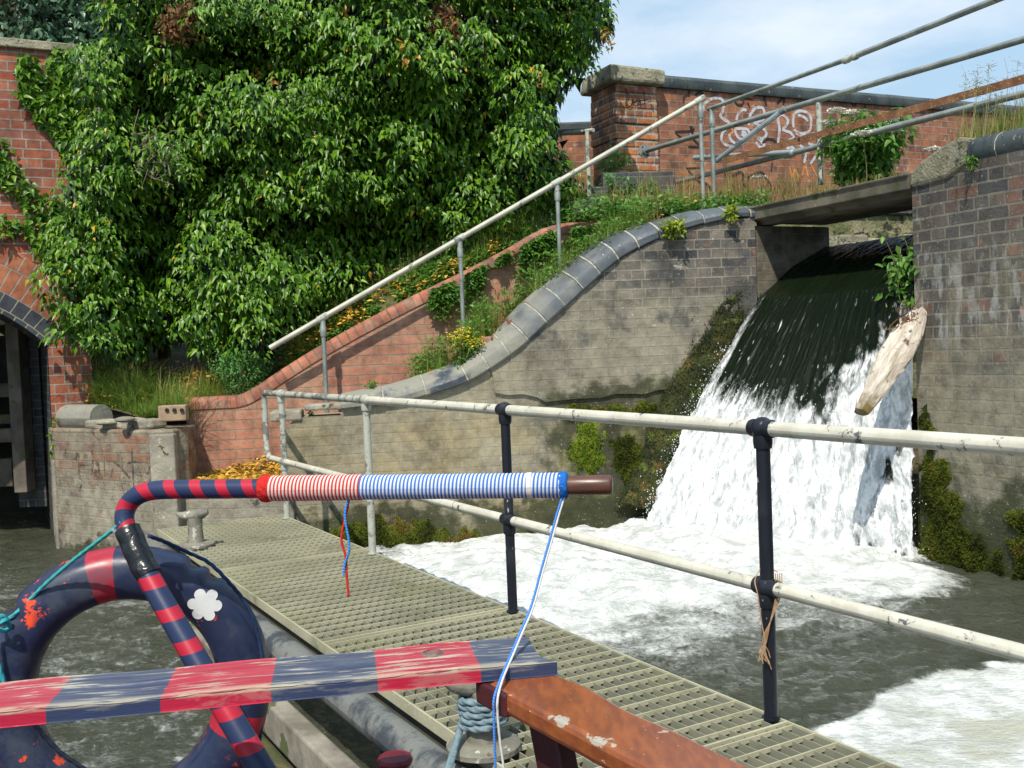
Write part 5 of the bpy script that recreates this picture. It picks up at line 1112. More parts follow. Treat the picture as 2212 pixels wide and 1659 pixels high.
# ------------------------------------------------------------------ single plants
def plant(name, lab, base, h, n, mat, tm=OVAL, sz=.05, spread=.5, stems=14, group=None, flowers=None, fsz=.02, nf=60, droop=.4, cat='plant', top=.5):
    base = np.array(base, float); t = thing(name, lab, cat, base, group); mb = MB(); ends = []; P, D = [], []
    for k in range(stems):
        a = rs.uniform(0, 2*math.pi); d = np.array([math.cos(a), math.sin(a), 0])*spread*rs.uniform(.2, 1); hh = h*rs.uniform(.6, 1)
        b = base+d*.12; m_ = base+d*.45*h+[0, 0, hh*.6]; e = base+d*h+[0, 0, hh]; mb.tube([b, m_, e], [.006, .002], 5, sm=4, caps=False); ends.append(e)
        for j in range(n//stems):
            s_ = rs.uniform(.2, 1); p = (b*(1-s_)+m_*s_) if rs.rand() < 1-top else (m_*(1-s_)+e*s_); P.append(p+rs.normal(0, .03*h/.4, 3)); D.append(norm(rs.normal(0, .7, 3)+d*.6/spread+[0, 0, -droop]))
    mb.build('stems', M_stem, t, smooth=True)
    P = np.array(P); D = np.array(D); n_ = len(P); leaves('leaves', P, D, norm(rs.normal(0, .45, (n_, 3))+[0, -.3, 1]), rs.uniform(sz*.6, sz*1.2, n_), mat, t, tm)
    if flowers:
        FP = []
        for e in ends:
            k = nf//stems; FP.append(e+rs.normal(0, 1, (k, 3))*[.045*h/.4, .045*h/.4, .02 if flowers is not M_umb else .010])
        FP = np.concatenate(FP); n_ = len(FP); leaves('flowers', FP, norm(rs.normal(0, 1, (n_, 3))*[1, 1, .3]), norm(rs.normal(0, .3, (n_, 3))+[0, -.3, 1]), rs.uniform(fsz*.7, fsz*1.2, n_), flowers, t, OVAL)['kind'] = 'stuff'
    return t
p = R.hit(520, 872, -.22); plant('bracken', 'feathery blue green plant growing at the low end of the pink wall', (p[0], p[1], .95), .60, 3600, M_fern, OVAL, .032, .50, 34, droop=.5, top=.6)
cb = W.hit(1000, 792, -.1); plant('ragwort', 'yellow flowered ragwort rooted in the curved coping', cb-[0, 0, .08], .44, 460, M_weed, OVAL, .05, .38, 16, flowers=M_flow, fsz=.026, nf=420, droop=.1)
p = W.hit(1460, 492, .10); plant('fern', 'yellow green fern tuft sprouting from the middle of the coping', p-[0, 0, .09], .17, 420, M_fernleaf, OVAL, .060, .95, 22, 'ferns on the coping', droop=.1, top=.6)
p = W.hit(1582, 470, .10); plant('fern', 'small upright fern at the top end of the coping', p-[0, 0, .06], .20, 130, M_fernleaf, OVAL, .055, .35, 8, 'ferns on the coping', droop=0, top=.6)
p = W.hit(800, 838, -.16); plant('weed_tuft', 'small weed tuft on the lowest coping stone', p-[0, 0, .04], .12, 160, M_weed, OVAL, .03, .6, 12, 'small weeds in the masonry')
p = W.hit(670, 905, -.1); plant('weed_tuft', 'tiny weed on the rough ledge behind the railing', p, .08, 60, M_weed, OVAL, .03, .6, 8, 'small weeds in the masonry')
p = W.hit(1500, 688, .01); plant('weed_tuft', 'tiny weed sprig halfway up the dark part of the wing wall', p, .04, 24, M_weed, OVAL, .025, .6, 5, 'small weeds in the masonry')
p = RW.hit(2098, 352, .02); plant('weed_tuft', 'small weed in the joint beside the gritty end stone', p-[0, 0, .06], .13, 120, M_weed, OVAL, .035, .5, 9, 'small weeds in the masonry')
def at(px_, z, y): q = PD(px_, 500, y); return np.array([q[0], q[1], z])
plant('hogweed', 'dense green hogweed with white umbels growing behind the footbridge railing', at(1872, 2.74, 9.9), .78, 6500, M_weed, IVY, .085, .50, 40, flowers=None, droop=.6, top=.35)
UL = ['highest white umbel, upper left of the hogweed above the rusty bar', 'white umbel directly right of the highest one', 'white umbel just above the rusty bar over the middle of the hogweed', 'white umbel close right of the middle one above the rusty bar', 'white umbel resting on the rusty bar at the right of the hogweed', 'white umbel between the rusty bar and the lower tube',
      'leftmost white umbel of the hogweed, close to the pale post', 'white umbel under the rusty bar at the right edge of the hogweed', 'lone white umbel left of the gritty end stone', 'lone white umbel standing left of the slab in front of black graffiti']
for k, (x, y, yy) in enumerate(((1805, 240, 10.3), (1835, 246, 10.3), (1860, 268, 10.2), (1885, 262, 10.4), (1920, 262, 10.1), (1862, 290, 10.0), (1785, 268, 10.4), (1930, 285, 10.2), (2015, 325, 9.6), (1640, 385, 11.2))):
    yy = yy-.55 if x < 1960 and x > 1700 else yy; e = PD(x, y, yy); b = np.array([e[0]+rs.uniform(-.05, .12), e[1]+.2, 2.73]); t = thing('umbel', UL[k], 'flower', b, 'hogweed flower heads')
    MB().tube([b, (b+e)/2+[.02, 0, 0], e], [.006, .003], 5, sm=4).build('stem', M_stem, t); k2 = 200; a = rs.uniform(0, 6.28, k2); rr = np.sqrt(rs.rand(k2))*rs.uniform(.07, .10); P = e+np.stack([rr*np.cos(a), rr*np.sin(a), .03-rr*.25+rs.normal(0, .005, k2)], 1)
    leaves('florets', P, norm(rs.normal(0, 1, (k2, 3))*[1, 1, .2]), norm(rs.normal(0, .3, (k2, 3))+[0, -.2, 1]), rs.uniform(.020, .034, k2), M_umb, t, OVAL)
plant('mugwort', 'grey green mugwort in front of the blue brick steps', at(1340, 2.75, 10.9), .50, 420, M_fern, OVAL, .06, .35, 9, 'weeds at the foot of the pillar')
plant('mugwort', 'second smaller mugwort right of the first', at(1400, 2.78, 10.9), .35, 300, M_fern, OVAL, .055, .4, 8, 'weeds at the foot of the pillar')
plant('pillar_weed', 'leafy weed climbing the shaded foot of the pillar', at(1325, 3.0, 12.0), .75, 380, M_weed, OVAL, .07, .25, 9, 'weeds at the foot of the pillar')
plant('pillar_weed', 'bushy weed between the pillar flanges and the steps', at(1385, 2.95, 12.0), .5, 260, M_weed, OVAL, .06, .35, 9, 'weeds at the foot of the pillar')
# grasses along the slab top, before the parapet and on the right wall
P = []; H = []
for k in range(2600):
    x = rs.uniform(1300, 1800); yy = rs.uniform(10.6, 12.2); q = at(x, 2.9, yy); P.append(q); H.append(rs.uniform(.08, .30)*(1.5 if fbm(x/35, yy, 2, 8) > .55 else .8))
for k in range(800):
    u = -rs.uniform(.05, 1.95); q = RW.at(u, zb+.17, -rs.uniform(.02, .9)); P.append(q); H.append(rs.uniform(.03, .12))
o = blades('verge_grass', P, H, M_dry, wdt=.0045, lean=.45); struct(o, 'stuff', 'dry grass between the slab and the parapet')
P = []; 
for k in range(2400):
    x = rs.uniform(1240, 1660); yy = rs.uniform(10.5, 11.6); q = at(x, 2.78+rs.rand()*.16, yy); P.append(q)
P = np.array(P); n = len(P); o = leaves('verge_weeds', P, norm(rs.normal(0, 1, (n, 3))*[1, 1, .5]), norm(rs.normal(0, .5, (n, 3))+[0, -.4, 1]), rs.uniform(.03, .08, n), M_weed, None, OVAL); struct(o, 'stuff', 'low green weeds behind the top of the coping')
P = []; H = []
for k in range(1700):
    u = rs.uniform(.25, 3.5); q = RW.at(u, zc_+.15, -rs.uniform(.12, .8)); P.append(q); H.append(rs.uniform(.10, .30)*(1.6 if fbm(u*4, 0, 2, 6) > .5 else .8))
o = blades('wall_top_grass', P, H, M_dry, wdt=.004, lean=.35); struct(o, 'stuff', 'tall dry grass on top of the right hand wall')
P = []; H = []
for k in range(700):
    u = rs.uniform(.3, 1.4); q = RW.at(u, zc_+.15, -rs.uniform(.1, .6)); P.append(q); H.append(rs.uniform(.10, .34))
o = blades('wall_top_grass', P, H, M_grass, wdt=.004, lean=.3); struct(o, 'stuff', 'green grass on top of the right hand wall')
# seed heads against the sky
for k in range(9):
    e = PD(rs.uniform(2060, 2200), rs.uniform(120, 200), 7.6); b = np.array([e[0]-.05, e[1], 2.85]); 
    mb = MB().tube([b, (b+e)/2+[.01, 0, 0], e], [.0025, .001], 4, sm=4)
    for j in range(16):
        c = e-[0, 0, rs.uniform(0, .14)]; mb.tube([c, c+rs.normal(0, .03, 3)], .0014, 3)
        mb.ball(c+rs.normal(0, .028, 3), .004, 4)
    tag(mb.build('seeding_grass', M_stem), 'thin seeding grass stalk against the sky above the right wall', 'grass stalk', 'seeding grass stalks on the right wall')
# nettles hanging in the corner between the right wall and the fall
t = thing('nettle_clump', 'bright green nettles hanging from the wall corner above the log', 'nettles', PD(1960, 700, 8.6)); mb = MB(); P, D = [], []
for k in range(22):
    b = PD(rs.uniform(1948, 1985), rs.uniform(600, 690), rs.uniform(8.5, 8.9)); e = PD(rs.uniform(1905, 1975), rs.uniform(500, 640), rs.uniform(8.35, 8.7)); m_ = (b+e)/2+rs.normal(0, .04, 3); mb.tube([b, m_, e], [.005, .003], 5, sm=4)
    for j in range(16):
        s_ = rs.uniform(.05, 1); p = b*(1-s_)+e*s_; P.append(p+rs.normal(0, .035, 3)); D.append(norm(rs.normal(0, .5, 3)+[-.3, -.3, -.5]))
mb.build('stems', M_stem, t); P = np.array(P); D = np.array(D); n = len(P); leaves('leaves', P, D, norm(rs.normal(0, .4, (n, 3))+[0, -.5, .8]), rs.uniform(.05, .105, n), M_weed, t, OVAL)
# ------------------------------------------------------------------ on the boat: tiller
NAVY, RED = (.018, .030, .085), (.42, .012, .035)
def stripes(name, period, frac, slant, off=0.0, rough=.4, wear=.0):
    m = Mat(name, rough); u = m.sep(m.uv()); a = m.math('ADD', u[0], m.math('MULTIPLY', m.math('SINE', m.math('MULTIPLY', u[1], 6.283)), slant)); a = m.math('ADD', a, off+10)
    s_ = m.math('FRACT', m.math('DIVIDE', a, period)); f = m.math('LESS_THAN', s_, frac); m.col(m.mix(m.mr(m.noise(40, 4), .65, .72, 0, .4), m.mix(f, NAVY, RED), (.10, .10, .12))); m.bump(m.noise(60, 3), .2, .001); return m.m
t = thing('tiller', 'navy and red striped swan neck tiller with a cord bound handle', 'tiller', PD(600, 1680, 1.97))
pp = [(575, 1055, 2.115), (480, 1056, 2.135), (380, 1057, 2.155), (330, 1060, 2.165), (298, 1070, 2.17), (277, 1090, 2.175), (269, 1118, 2.17), (276, 1150, 2.16), (296, 1195, 2.145), (330, 1262, 2.12), (450, 1470, 2.05), (600, 1720, 1.97), (760, 1990, 1.9)]
pts = catmull([PD(*p) for p in pp], 8)
MB().tube(pts[:56], .0203, 22).build('handle_tube', stripes('tiller_stripes', .059, .42, .010, .012), t, uv='vert', smooth=True)
MB().tube(pts[55:], [.0205, .0215, .0235, .0250, .0262, .028], 22).build('swan_neck', stripes('neck_stripes', .079, .38, .012, .0), t, uv='vert', smooth=True)
tp_ = [PD(*p) for p in ((276, 1143, 2.163), (288, 1175, 2.15), (305, 1212, 2.138), (322, 1243, 2.128))]
MTp = Mat('black_tape', .28, spec=.6); MTp.col((.006, .006, .008)); MTp.bump(MTp.noise(30, 3, .5, None, 1.0), .6, .006); 
MB().tube(catmull(tp_, 8), .0262, 22, rfun=lambda L, a: 1.02+.03*math.sin(L*150+a)+.03*(vnoise(L*40, a*1.5, 6)-.5)).build('tape_binding', MTp.m, t, smooth=True)
def tp(x): return PD(x, 1048+(1225-x)*.0105, 2.015+(1225-x)*.000158)
def wrap(x0, x1, r, name, ca, cb, per, q=t):
    a, b = tp(x0), tp(x1); Lg = np.linalg.norm(b-a); n = int(Lg/per*2*4); P = [a+(b-a)*k/n for k in range(n+1)]
    m = Mat(name, .75, spec=.2); u = m.sep(m.uv()); f = m.math('LESS_THAN', m.math('FRACT', m.math('ADD', m.math('DIVIDE', u[0], per), m.math('ADD', u[1], 10.125))), .5)
    m.col(m.mix(f, m.mix(m.noise(300, 2), ca, tuple(x*.75 for x in ca)), m.mix(m.noise(300, 2), cb, tuple(x*.75 for x in cb)))); m.bump(m.noise(500, 2), .5, .001)
    return MB().tube(P, r, 26, caps=True, rfun=lambda L, an: 1+.045*abs(math.sin(math.pi*(L/(per/2)+2*an/(2*math.pi)+.25)))).build(name, m.m, q, uv='vert', smooth=True, angle=180)
wrap(585, 782, .0258, 'red_and_white_binding', (.70, .66, .62), (.55, .035, .03), .0078)
wrap(782, 1213, .0246, 'blue_and_white_binding', (.66, .70, .76), (.05, .16, .50), .0078)
def knot(x0, x1, r, name, c, c2=None):
    a, b = tp(x0), tp(x1); m = Mat(name, .8, spec=.2); m.col(m.mix(m.noise(120, 3), c, tuple(x*.6 for x in c))); m.bump(m.noise(260, 3), 1, .004)
    MB().tube([a+(b-a)*k/10 for k in range(11)], [r*.84, r, r*1.03, r*1.03, r, r*.86], 26, rfun=lambda L, an: 1+.05*math.sin(an*16+L*260)).build(name, m.m, t, smooth=True, angle=180)
knot(562, 590, .0275, 'red_end_knot', (.70, .03, .025)); knot(1207, 1227, .0262, 'blue_end_knot', (.02, .17, .62)); 
a, b = tp(1140), tp(1150); MB().tube([a, b], .0262, 22).build('white_turn', simple('white_cord', (.75, .73, .66), (.62, .60, .55), 80, .8, bumpd=.001), t, smooth=True)
Mw = Mat('turned_wood', .35, spec=.5); v = Mw.noise(1, 5, .6, Mw.vscale(Mw.pos(), (12, 12, 90))); Mw.col(Mw.mix(Mw.mr(v, .3, .7), (.13, .055, .035), (.07, .03, .02))); Mw.bump(v, .3, .002)
a, b = tp(1220), tp(1323); dl = (b-a); Lg = np.linalg.norm(dl); MB().lathe(a, [(.0165, 0), (.0185, .01), (.0195, Lg*.5), (.0195, Lg-.006), (.0178, Lg-.0015), (.015, Lg)], 26, dl).build('wooden_grip', Mw.m, t, smooth=True, angle=50)
# bracket clip where the rope is made fast
q = PD(258, 1140, 2.16); MB().box(q, (.030, .012, .020), (1, -.1), tilt=.9).build('rope_clip', M_tube, t, bevel=.003)
# loose cord ends
def cord(name, pts, r, ca, lab, cat='cord', cb=None, per=.008, group=None, sm=8):
    m = Mat(name+'_cord', .7, spec=.2); u = m.sep(m.uv())
    if cb: m.col(m.mix(m.math('LESS_THAN', m.math('FRACT', m.math('ADD', m.math('DIVIDE', u[0], per), u[1])), .5), ca, cb))
    else: m.col(m.mix(m.noise(150, 2), ca, tuple(x*.7 for x in ca)))
    o = MB().tube(catmull([PD(*p) for p in pts], sm), r, 10, rfun=lambda L, a: 1+.12*math.cos(3*a-L*2*math.pi/.016)).build(name, m.m, uv='vert', smooth=True, angle=180); return tag(o, lab, cat, group)
cord('red_string_end', [(754, 1078, 2.09), (748, 1110, 2.09), (740, 1145, 2.09), (738, 1170, 2.09), (747, 1205, 2.09), (749, 1245, 2.09), (753, 1288, 2.09)], .0026, (.62, .04, .03), 'red cord end dangling from the tiller binding')
cord('blue_string_end', [(756, 1078, 2.085), (747, 1095, 2.08), (746, 1125, 2.08), (753, 1165, 2.08), (754, 1190, 2.08), (746, 1215, 2.085), (742, 1235, 2.085), (744, 1242, 2.085)], .0024, (.03, .15, .55), 'dark blue cord end dangling beside the red one', cb=(.08, .33, .75), per=.006)
st = [(1219, 1068, 2.01), (1206, 1110, 2.0), (1192, 1160, 1.98), (1172, 1230, 1.95), (1150, 1310, 1.91), (1125, 1370, 1.86), (1104, 1420, 1.80), (1083, 1470, 1.725), (1073, 1510, 1.70), (1073, 1545, 1.70), (1078, 1600, 1.70), (1086, 1660, 1.70), (1094, 1760, 1.70)]
cord('white_string', [(x+2, y, d-.002) for x, y, d in st], .0022, (.72, .72, .70), 'white string hanging from the tiller end over the plank', 'string')
cord('blue_string', [(x-3-(3 if y > 1500 else 0)-max(0, (y-1560))*.1, y, d-.004) for x, y, d in st], .0022, (.04, .17, .60), 'blue string running beside the white one over the plank', 'string', cb=(.10, .28, .70), per=.005)
# ------------------------------------------------------------------ lifebuoy
lc = PD(277, 1478, 2.33); yaw = .20; tl = -.04; Rm, ra, rb = .258, .060, .064
ezv = np.array([math.sin(yaw)*math.cos(tl), -math.cos(yaw)*math.cos(tl), -math.sin(tl)]); ezv /= np.linalg.norm(ezv)
exv = norm(np.cross(np.array([0, 0, 1.0]), -ezv)); exv = exv if exv[0] > 0 else -exv; eyv = np.cross(ezv, exv); eyv = eyv if eyv[2] > 0 else -eyv
def lb(th, r, h): return lc+exv*r*math.cos(th)+eyv*r*math.sin(th)*(1.16 if math.sin(th) < 0 else 1.0)+ezv*h
t = thing('lifebuoy', 'navy painted lifebuoy with scuffed orange patches and a white flower sticker', 'lifebuoy', lc-[0, 0, .31])
NT, NP_ = 144, 36; V = []; UV = []
for i in range(NT):
    th = 2*math.pi*i/NT
    for k in range(NP_):
        ph = 2*math.pi*k/NP_; cx_, cy_ = math.cos(ph), math.sin(ph); p_ = 2.5; rr = (abs(cx_)**p_+abs(cy_)**p_)**(-1/p_)
        g = 0
        for tc_ in (math.pi*.30, math.pi*.80, math.pi*1.30, math.pi*1.80):      # moulded rope grooves on the outer edge
            d_ = abs((th-tc_+math.pi) % (2*math.pi)-math.pi); g += .016*sstep(.14, .10, d_)*(1-.75*sstep(.05, .03, d_))*max(0, cx_)**.7
        ridge = .0025*sstep(.16, .06, abs(cy_-.05))*(1 if cx_ > 0 else 0)
        V.append(lb(th, Rm+(ra*rr*cx_)-g+ridge, rb*rr*cy_)); UV.append((i/NT, k/NP_))
mb = MB(); mb.add(V, [(i*NP_+k, ((i+1) % NT)*NP_+k, ((i+1) % NT)*NP_+(k+1) % NP_, i*NP_+(k+1) % NP_) for i in range(NT) for k in range(NP_)], UV)
ML = Mat('lifebuoy_paint', .34, spec=.5); u = ML.sep(ML.uv()); 
f = None
for c0 in (.272, .94):
    g = ML.math('MULTIPLY', ML.math('GREATER_THAN', u[0], c0-.016), ML.math('LESS_THAN', u[0], c0+.016)); f = g if f is None else ML.math('MAXIMUM', f, g)
c = ML.mix(f, (.014, .022, .060), (.36, .012, .03)); sc_ = ML.noise(16, 6, .72); big = ML.noise(5, 3)
c = ML.mix(ML.math('MULTIPLY', ML.mr(sc_, .585, .61), ML.mr(big, .47, .56)), ML.mix(ML.mr(ML.noise(7, 6, .7), .5, .7, 0, .6), c, (.07, .085, .11)), (.80, .07, .015)); ML.col(c); ML.rough(ML.mr(ML.noise(20, 4), .3, .7, .26, .55)); ML.bump(ML.noise(12, 4), .15, .004)
bd = mb.build('ring', ML.m, t, uv='vert', smooth=True, angle=180)
# flower sticker
fc = []; th0 = math.atan2(1461-1295, 447-277); cf = lb(th0, .262, rb*1.0); mb = MB(); pl_ = []
for k in range(96):
    a = 2*math.pi*k/96; r = .0385*(.50+.50*abs(math.cos(3*a+.5))**.42); pl_.append((r*math.cos(a), r*math.sin(a)))
def onring(x, y): 
    p = np.array([math.cos(th0)*.258+x, math.sin(th0)*.258+y]); r = np.linalg.norm(p); th = math.atan2(p[1], p[0]); cx_ = min(abs((r-Rm)/ra), .98); h = rb*(1-cx_**2.5)**(1/2.5); return lb(th, r, h+.0016)
V = [onring(0, 0)]
for rr in (.33, .66, 1.0): V += [onring(x*rr, y*rr) for x, y in pl_]
n = 96; mb.add(V, [(0, 1+k, 1+(k+1) % n) for k in range(n)]+[(1+j*n+k, 1+(j+1)*n+k, 1+(j+1)*n+(k+1) % n, 1+j*n+(k+1) % n) for j in range(2) for k in range(n)])
mb.build('flower_sticker', simple('sticker', (.66, .67, .66), (.50, .51, .52), 9, .5, bumpd=0), bd)
def rope_pts(l): return [PD(*p) for p in l]
def rope(name, l, r, c, lab, grp=None):
    m = Mat(name+'_'+str(len(WL)), .75, spec=.25); m.col(m.mix(m.noise(120, 2), c, tuple(x*.55 for x in c)))
    o = MB().tube(catmull(rope_pts(l), 10), r, 14, rfun=lambda L, a: 1+.17*math.cos(3*a-L*2*math.pi/.024)).build(name, m.m, smooth=True, angle=180); return tag(o, lab, 'rope', grp)
rope('turquoise_rope', [(262, 1128, 2.15), (246, 1143, 2.16), (200, 1178, 2.19), (150, 1217, 2.22), (95, 1265, 2.24), (55, 1306, 2.25), (28, 1330, 2.24), (5, 1345, 2.24)], .0042, (.06, .42, .42), 'taut turquoise rope from the tiller tape down to the lifebuoy', 'turquoise ropes')
rope('turquoise_rope', [(18, 1342, 2.22), (5, 1330, 2.21), (-8, 1342, 2.21), (2, 1362, 2.2), (20, 1356, 2.21), (14, 1340, 2.19), (0, 1348, 2.18), (-14, 1362, 2.2), (-10, 1400, 2.2), (-2, 1440, 2.2), (8, 1475, 2.2), (14, 1500, 2.2), (20, 1540, 2.24)], .0045, (.04, .38, .45), 'knotted turquoise rope tail at the left edge of the lifebuoy', 'turquoise ropes')
rope('navy_rope', [(322, 1158, 2.20), (360, 1172, 2.27), (410, 1195, 2.31), (446, 1212, 2.32), (470, 1232, 2.31), (492, 1255, 2.31), (520, 1288, 2.33), (545, 1330, 2.34), (560, 1385, 2.35), (566, 1440, 2.35), (566, 1500, 2.36), (564, 1560, 2.36), (560, 1600, 2.36), (545, 1625, 2.36), (528, 1645, 2.36), (515, 1700, 2.36)], .0042, (.02, .05, .13), 'thin navy rope looping round the outside of the lifebuoy', 'navy ropes')
rope('navy_rope', [(70, 1555, 2.05), (95, 1590, 2.06), (130, 1625, 2.06), (170, 1653, 2.06), (230, 1690, 2.06), (330, 1740, 2.06)], .0042, (.012, .018, .04), 'dark rope sagging under the striped plank', 'navy ropes')
# ------------------------------------------------------------------ striped plank
zt_ = .888
f_old = PZ(-60, 1545.5, zt_); fr = [PZ(-520, 1590, zt_), PZ(1204, 1428, zt_)]; fr[0] = fr[1]+(f_old-fr[1])*1.36; sh_ = float(np.linalg.norm(fr[0]-f_old)); bk = [PZ(-60, 1483, zt_), PZ(1106, 1379, zt_)]
d = fr[1]-fr[0]; d[2] = 0; Lp = np.linalg.norm(d); d /= Lp; nn_ = np.array([-d[1], d[0], 0]); 
Mp = Mat('striped_plank', .55, spec=.4); o3 = Mp.sep(Mp.obj()); xx = Mp.math('ADD', o3[0], 0.0)
f = Mp.math('LESS_THAN', Mp.math('FRACT', Mp.math('DIVIDE', Mp.math('ADD', xx, .068+3.585-sh_), .3585)), .5)
gr = Mp.noise(1, 8, .72, Mp.vscale(Mp.obj(), (6.5, 75, 40)), .5); bg2 = Mp.noise(1, 4, .6, Mp.vscale(Mp.obj(), (5, 12, 10)))
c = Mp.mix(f, (.030, .045, .105), (.42, .014, .045)); dust_sheen = Mp.math('MULTIPLY', Mp.mr(o3[2], -.006, -.001), Mp.mr(gr, .35, .62, .08, .42)); c = Mp.mix(dust_sheen, c, Mp.mix(f, (.22, .235, .245), (.36, .16, .15)))  # weathered, dusty top, made paler still by a painted haze reflection
wearm = Mp.mr(Mp.math('ADD', Mp.math('MULTIPLY', gr, .65), Mp.math('MULTIPLY', bg2, .4)), .550, .61); topm = Mp.mr(o3[2], -.006, -.001, .22, 1, False)
wearm = Mp.math('MULTIPLY', wearm, topm); edg = Mp.math('MULTIPLY', Mp.mr(Mp.noise(1, 6, .6, Mp.vscale(Mp.obj(), (7, 40, 60))), .44, .50), Mp.math('MULTIPLY', Mp.mr(o3[1], .030, .012), Mp.mr(o3[2], -.006, -.001)))
c = Mp.mix(Mp.math('MULTIPLY', wearm, .85), c, Mp.mix(gr, (.62, .56, .42), (.34, .32, .28))); c = Mp.mix(Mp.math('MULTIPLY', edg, .5), c, (.62, .55, .40))
Mp.col(c); Mp.rough(Mp.mr(gr, .4, .6, .35, .6)); Mp.bump(gr, .6, .003)
w2 = .163; th_ = .0245; me_mb = MB(); nsx, nsy = 60, 8
V = []; 
def pl(x, y, z): return (x, y, z)
po = MB()
gridt = np.array([[ (Lp*i/nsx+ (-.105*(j/nsy)**1 if i == nsx else 0), w2*j/nsy, -.0028*math.exp(-((j/nsy-.5)/.08)**2)+.0015*math.sin(i*.4)) for j in range(nsy+1)] for i in range(nsx+1)])
po.grid(gridt, flip=True)
n1_ = (nsy+1); bot = gridt.copy(); bot[..., 2] = -th_; o0 = len(po.v); po.grid(bot)
fc_ = []
for i in range(nsx): fc_ += [(i*n1_, (i+1)*n1_, o0+(i+1)*n1_, o0+i*n1_), ((i+1)*n1_+nsy, i*n1_+nsy, o0+i*n1_+nsy, o0+(i+1)*n1_+nsy)]
for j in range(nsy): fc_ += [(nsx*n1_+j, nsx*n1_+j+1, o0+nsx*n1_+j+1, o0+nsx*n1_+j), (j+1, j, o0+j, o0+j+1)]
po.f += fc_
pk = po.build('striped_plank', Mp.m, origin=(0, 0, 0)); pk.matrix_world = Matrix(((d[0], nn_[0], 0, fr[0][0]), (d[1], nn_[1], 0, fr[0][1]), (0, 0, 1, zt_), (0, 0, 0, 1)))
bv = pk.modifiers.new('bevel', 'BEVEL'); bv.width = .003; bv.segments = 2; bv.limit_method = 'ANGLE'
tag(pk, 'worn plank painted in red and navy blocks crossing the foreground', 'plank')
kq = PZ(935, 1410, zt_+.001); kl = ((kq-fr[0])@d, (kq-fr[0])@nn_, .0006); kb = MB().lathe((kl[0], kl[1], .0004), [(.023, 0), (.020, .0014), (.014, .0018), (.011, .0006), (.004, .0012)], 22); ko = kb.build('knot_hole', simple('knot', (.20, .16, .13), (.07, .05, .05), 60, .8, bumpd=.002), origin=(0, 0, 0)); ko.parent = pk
# ------------------------------------------------------------------ varnished bench the plank rests on
zb_ = zt_-th_-.001; f0_ = PZ(1081, 1492, zb_); f1_ = PZ(1372, 1644, zb_); g0_ = PZ(1222, 1466, zb_); g1_ = PZ(1584, 1632, zb_)
dv = f1_-f0_; dv[2] = 0; dv /= np.linalg.norm(dv); dn = np.array([-dv[1], dv[0], 0]); wv_ = float((g0_-f0_)@dn); wv2 = float((g1_-f0_)@dn)
t = thing('varnished_bench', 'orange brown varnished bench end with chipped grey patches, lower right foreground', 'bench', f0_+dv*.3-[0, 0, .86])
ol = []
for a_ in np.linspace(-.05, 1.3, 50): ol.append(f0_+dv*a_)
rt_ = []
for a_ in np.linspace(1.3, -.10, 60):
    wob = .004*math.sin(a_*24)+.005*math.sin(a_*11+1); rt_.append(f0_+dv*a_+dn*(wv_+(wv2-wv_)*a_/.42*.6+wob))
# far corner is rounded off
po = MB().prism(ol+rt_, (0, 0, -.040))
Mv = Mat('varnished_wood', .32, spec=.5); gr = Mv.noise(1, 6, .6, Mv.vscale(Mv.obj(), (60, 14, 60))); cc = Mv.mix(Mv.mr(gr, .3, .7), (.31, .088, .022), (.19, .052, .018)); pz = Mv.sep(Mv.pos())
ch = Mv.noise(13, 5, .62); q2 = Mv.sep(Mv.obj())
# chips gather along the near edge
m_ed = Mv.t.nodes.new('ShaderNodeVectorMath'); m_ed.operation = 'DOT_PRODUCT'; Mv.set(m_ed.inputs[0], Mv.pos()); m_ed.inputs[1].default_value = tuple(dn); edv = Mv.math('SUBTRACT', m_ed.outputs['Value'], float(f0_@dn))
ed = Mv.mr(Mv.math('ABSOLUTE', edv), .030, .0); ed2 = Mv.mr(pz[2], zb_-.016, zb_-.004)
cm = Mv.mr(Mv.math('ADD', ch, Mv.math('MULTIPLY', Mv.math('MULTIPLY', ed, ed2), .12)), .68, .695)
cc = Mv.mix(cm, cc, Mv.mix(Mv.noise(50, 4), (.42, .38, .32), (.30, .27, .22))); cc = Mv.mix(Mv.mr(Mv.noise(120, 2), .73, .75), cc, (.6, .5, .36)); Mv.col(cc); Mv.rough(Mv.mr(cm, 0, 1, .28, .8)); Mv.bump(Mv.noise(30, 4), .25, .004)
po.build('seat', Mv.m, t, bevel=.010)
Mr = simple('maroon_paint', (.045, .010, .014), (.075, .018, .02), 9, .4, bumpd=.002)
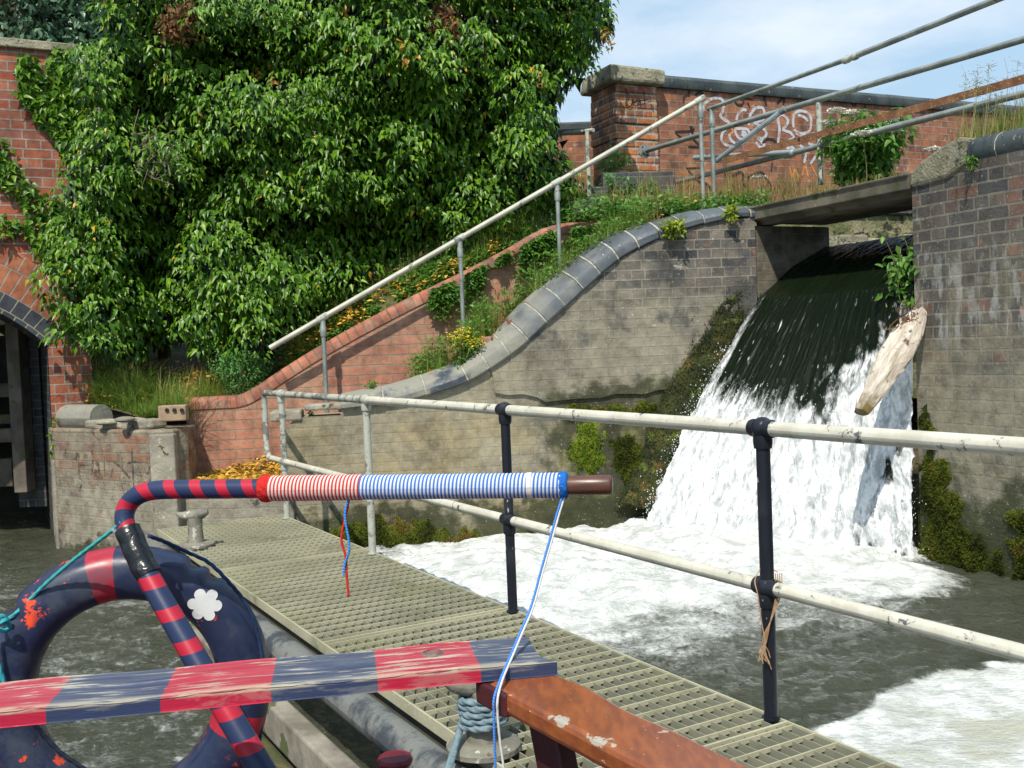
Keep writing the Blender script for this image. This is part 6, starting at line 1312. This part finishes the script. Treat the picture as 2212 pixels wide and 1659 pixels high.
lg = f0_+dv*.045+dn*.05; po = MB(); A_ = lg+dv*-.05+[0, 0, -.0395]; B2 = lg+dv*.035+[0, 0, -.0395]
po.prism([A_, B2, B2+dv*.25+np.array([0, 0, -.82]), A_+dv*.25+np.array([0, 0, -.82])], list(dn*.035)); po.build('leg', Mr, t, bevel=.004)
po = MB().box(f0_+dv*-.03+dn*.06+[0, 0, -.022], (.10, .13, .040), (dv[0], dv[1])); po.build('end_rail', Mr, t, bevel=.004)
# red mooring stud on the boat's edge
q = PZ(853, 1636, .60); t = thing('mooring_stud', 'dark red mushroom headed stud at the bottom edge', 'stud', (q[0], q[1], .3))
Mrd = simple('red_stud_paint', (.20, .015, .03), (.10, .01, .02), 12, .4, bumpd=.002, speck=[((.3, .2, .18), 30, .68)])
MB().lathe((q[0], q[1], .12), [(.022, 0), (.022, .45)], 18).build('stem', Mrd, t, smooth=True); MB().lathe((q[0], q[1], .575), [(.018, 0), (.034, .010), (.038, .020), (.034, .027), (.022, .031)], 26).build('head', Mrd, t, smooth=True)

# ------------------------------------------------------------------ the boat itself, just below the picture
hb_ = []
for k in range(15):
    a_ = math.pi*k/14; hb_.append((6.75-.75*math.sin(a_), -1.25+.85*math.cos(a_)))
hb_ += [(13.0, -2.10), (13.0, -.40)]
t = thing('narrowboat', 'dark navy steel narrowboat stern that carries the tiller and the plank', 'boat', gp(9, -1.25, ZW-.3))
Mh = simple('hull_paint', (.012, .016, .035), (.03, .03, .04), 5, .5, bumpd=.004)
MB().prism([gp(a, b, ZW-.4) for a, b in hb_], (0, 0, .52)).build('hull', Mh, t, bevel=.02)
MB().prism([gp(min(a+.05, 12.9) if a < 12 else 12.9, -1.25+(b+1.25)*.94, .118) for a, b in hb_], (0, 0, .022)).build('deck', simple('deck_paint', (.10, .02, .025), (.06, .03, .03), 4, .6, bumpd=.004), t)
MB().lathe((fr[0][0]+.02, fr[0][1]+.08, .10), [(.02, 0), (.02, zt_-th_-.10)], 12).build('plank_post', Mh, t, smooth=True)
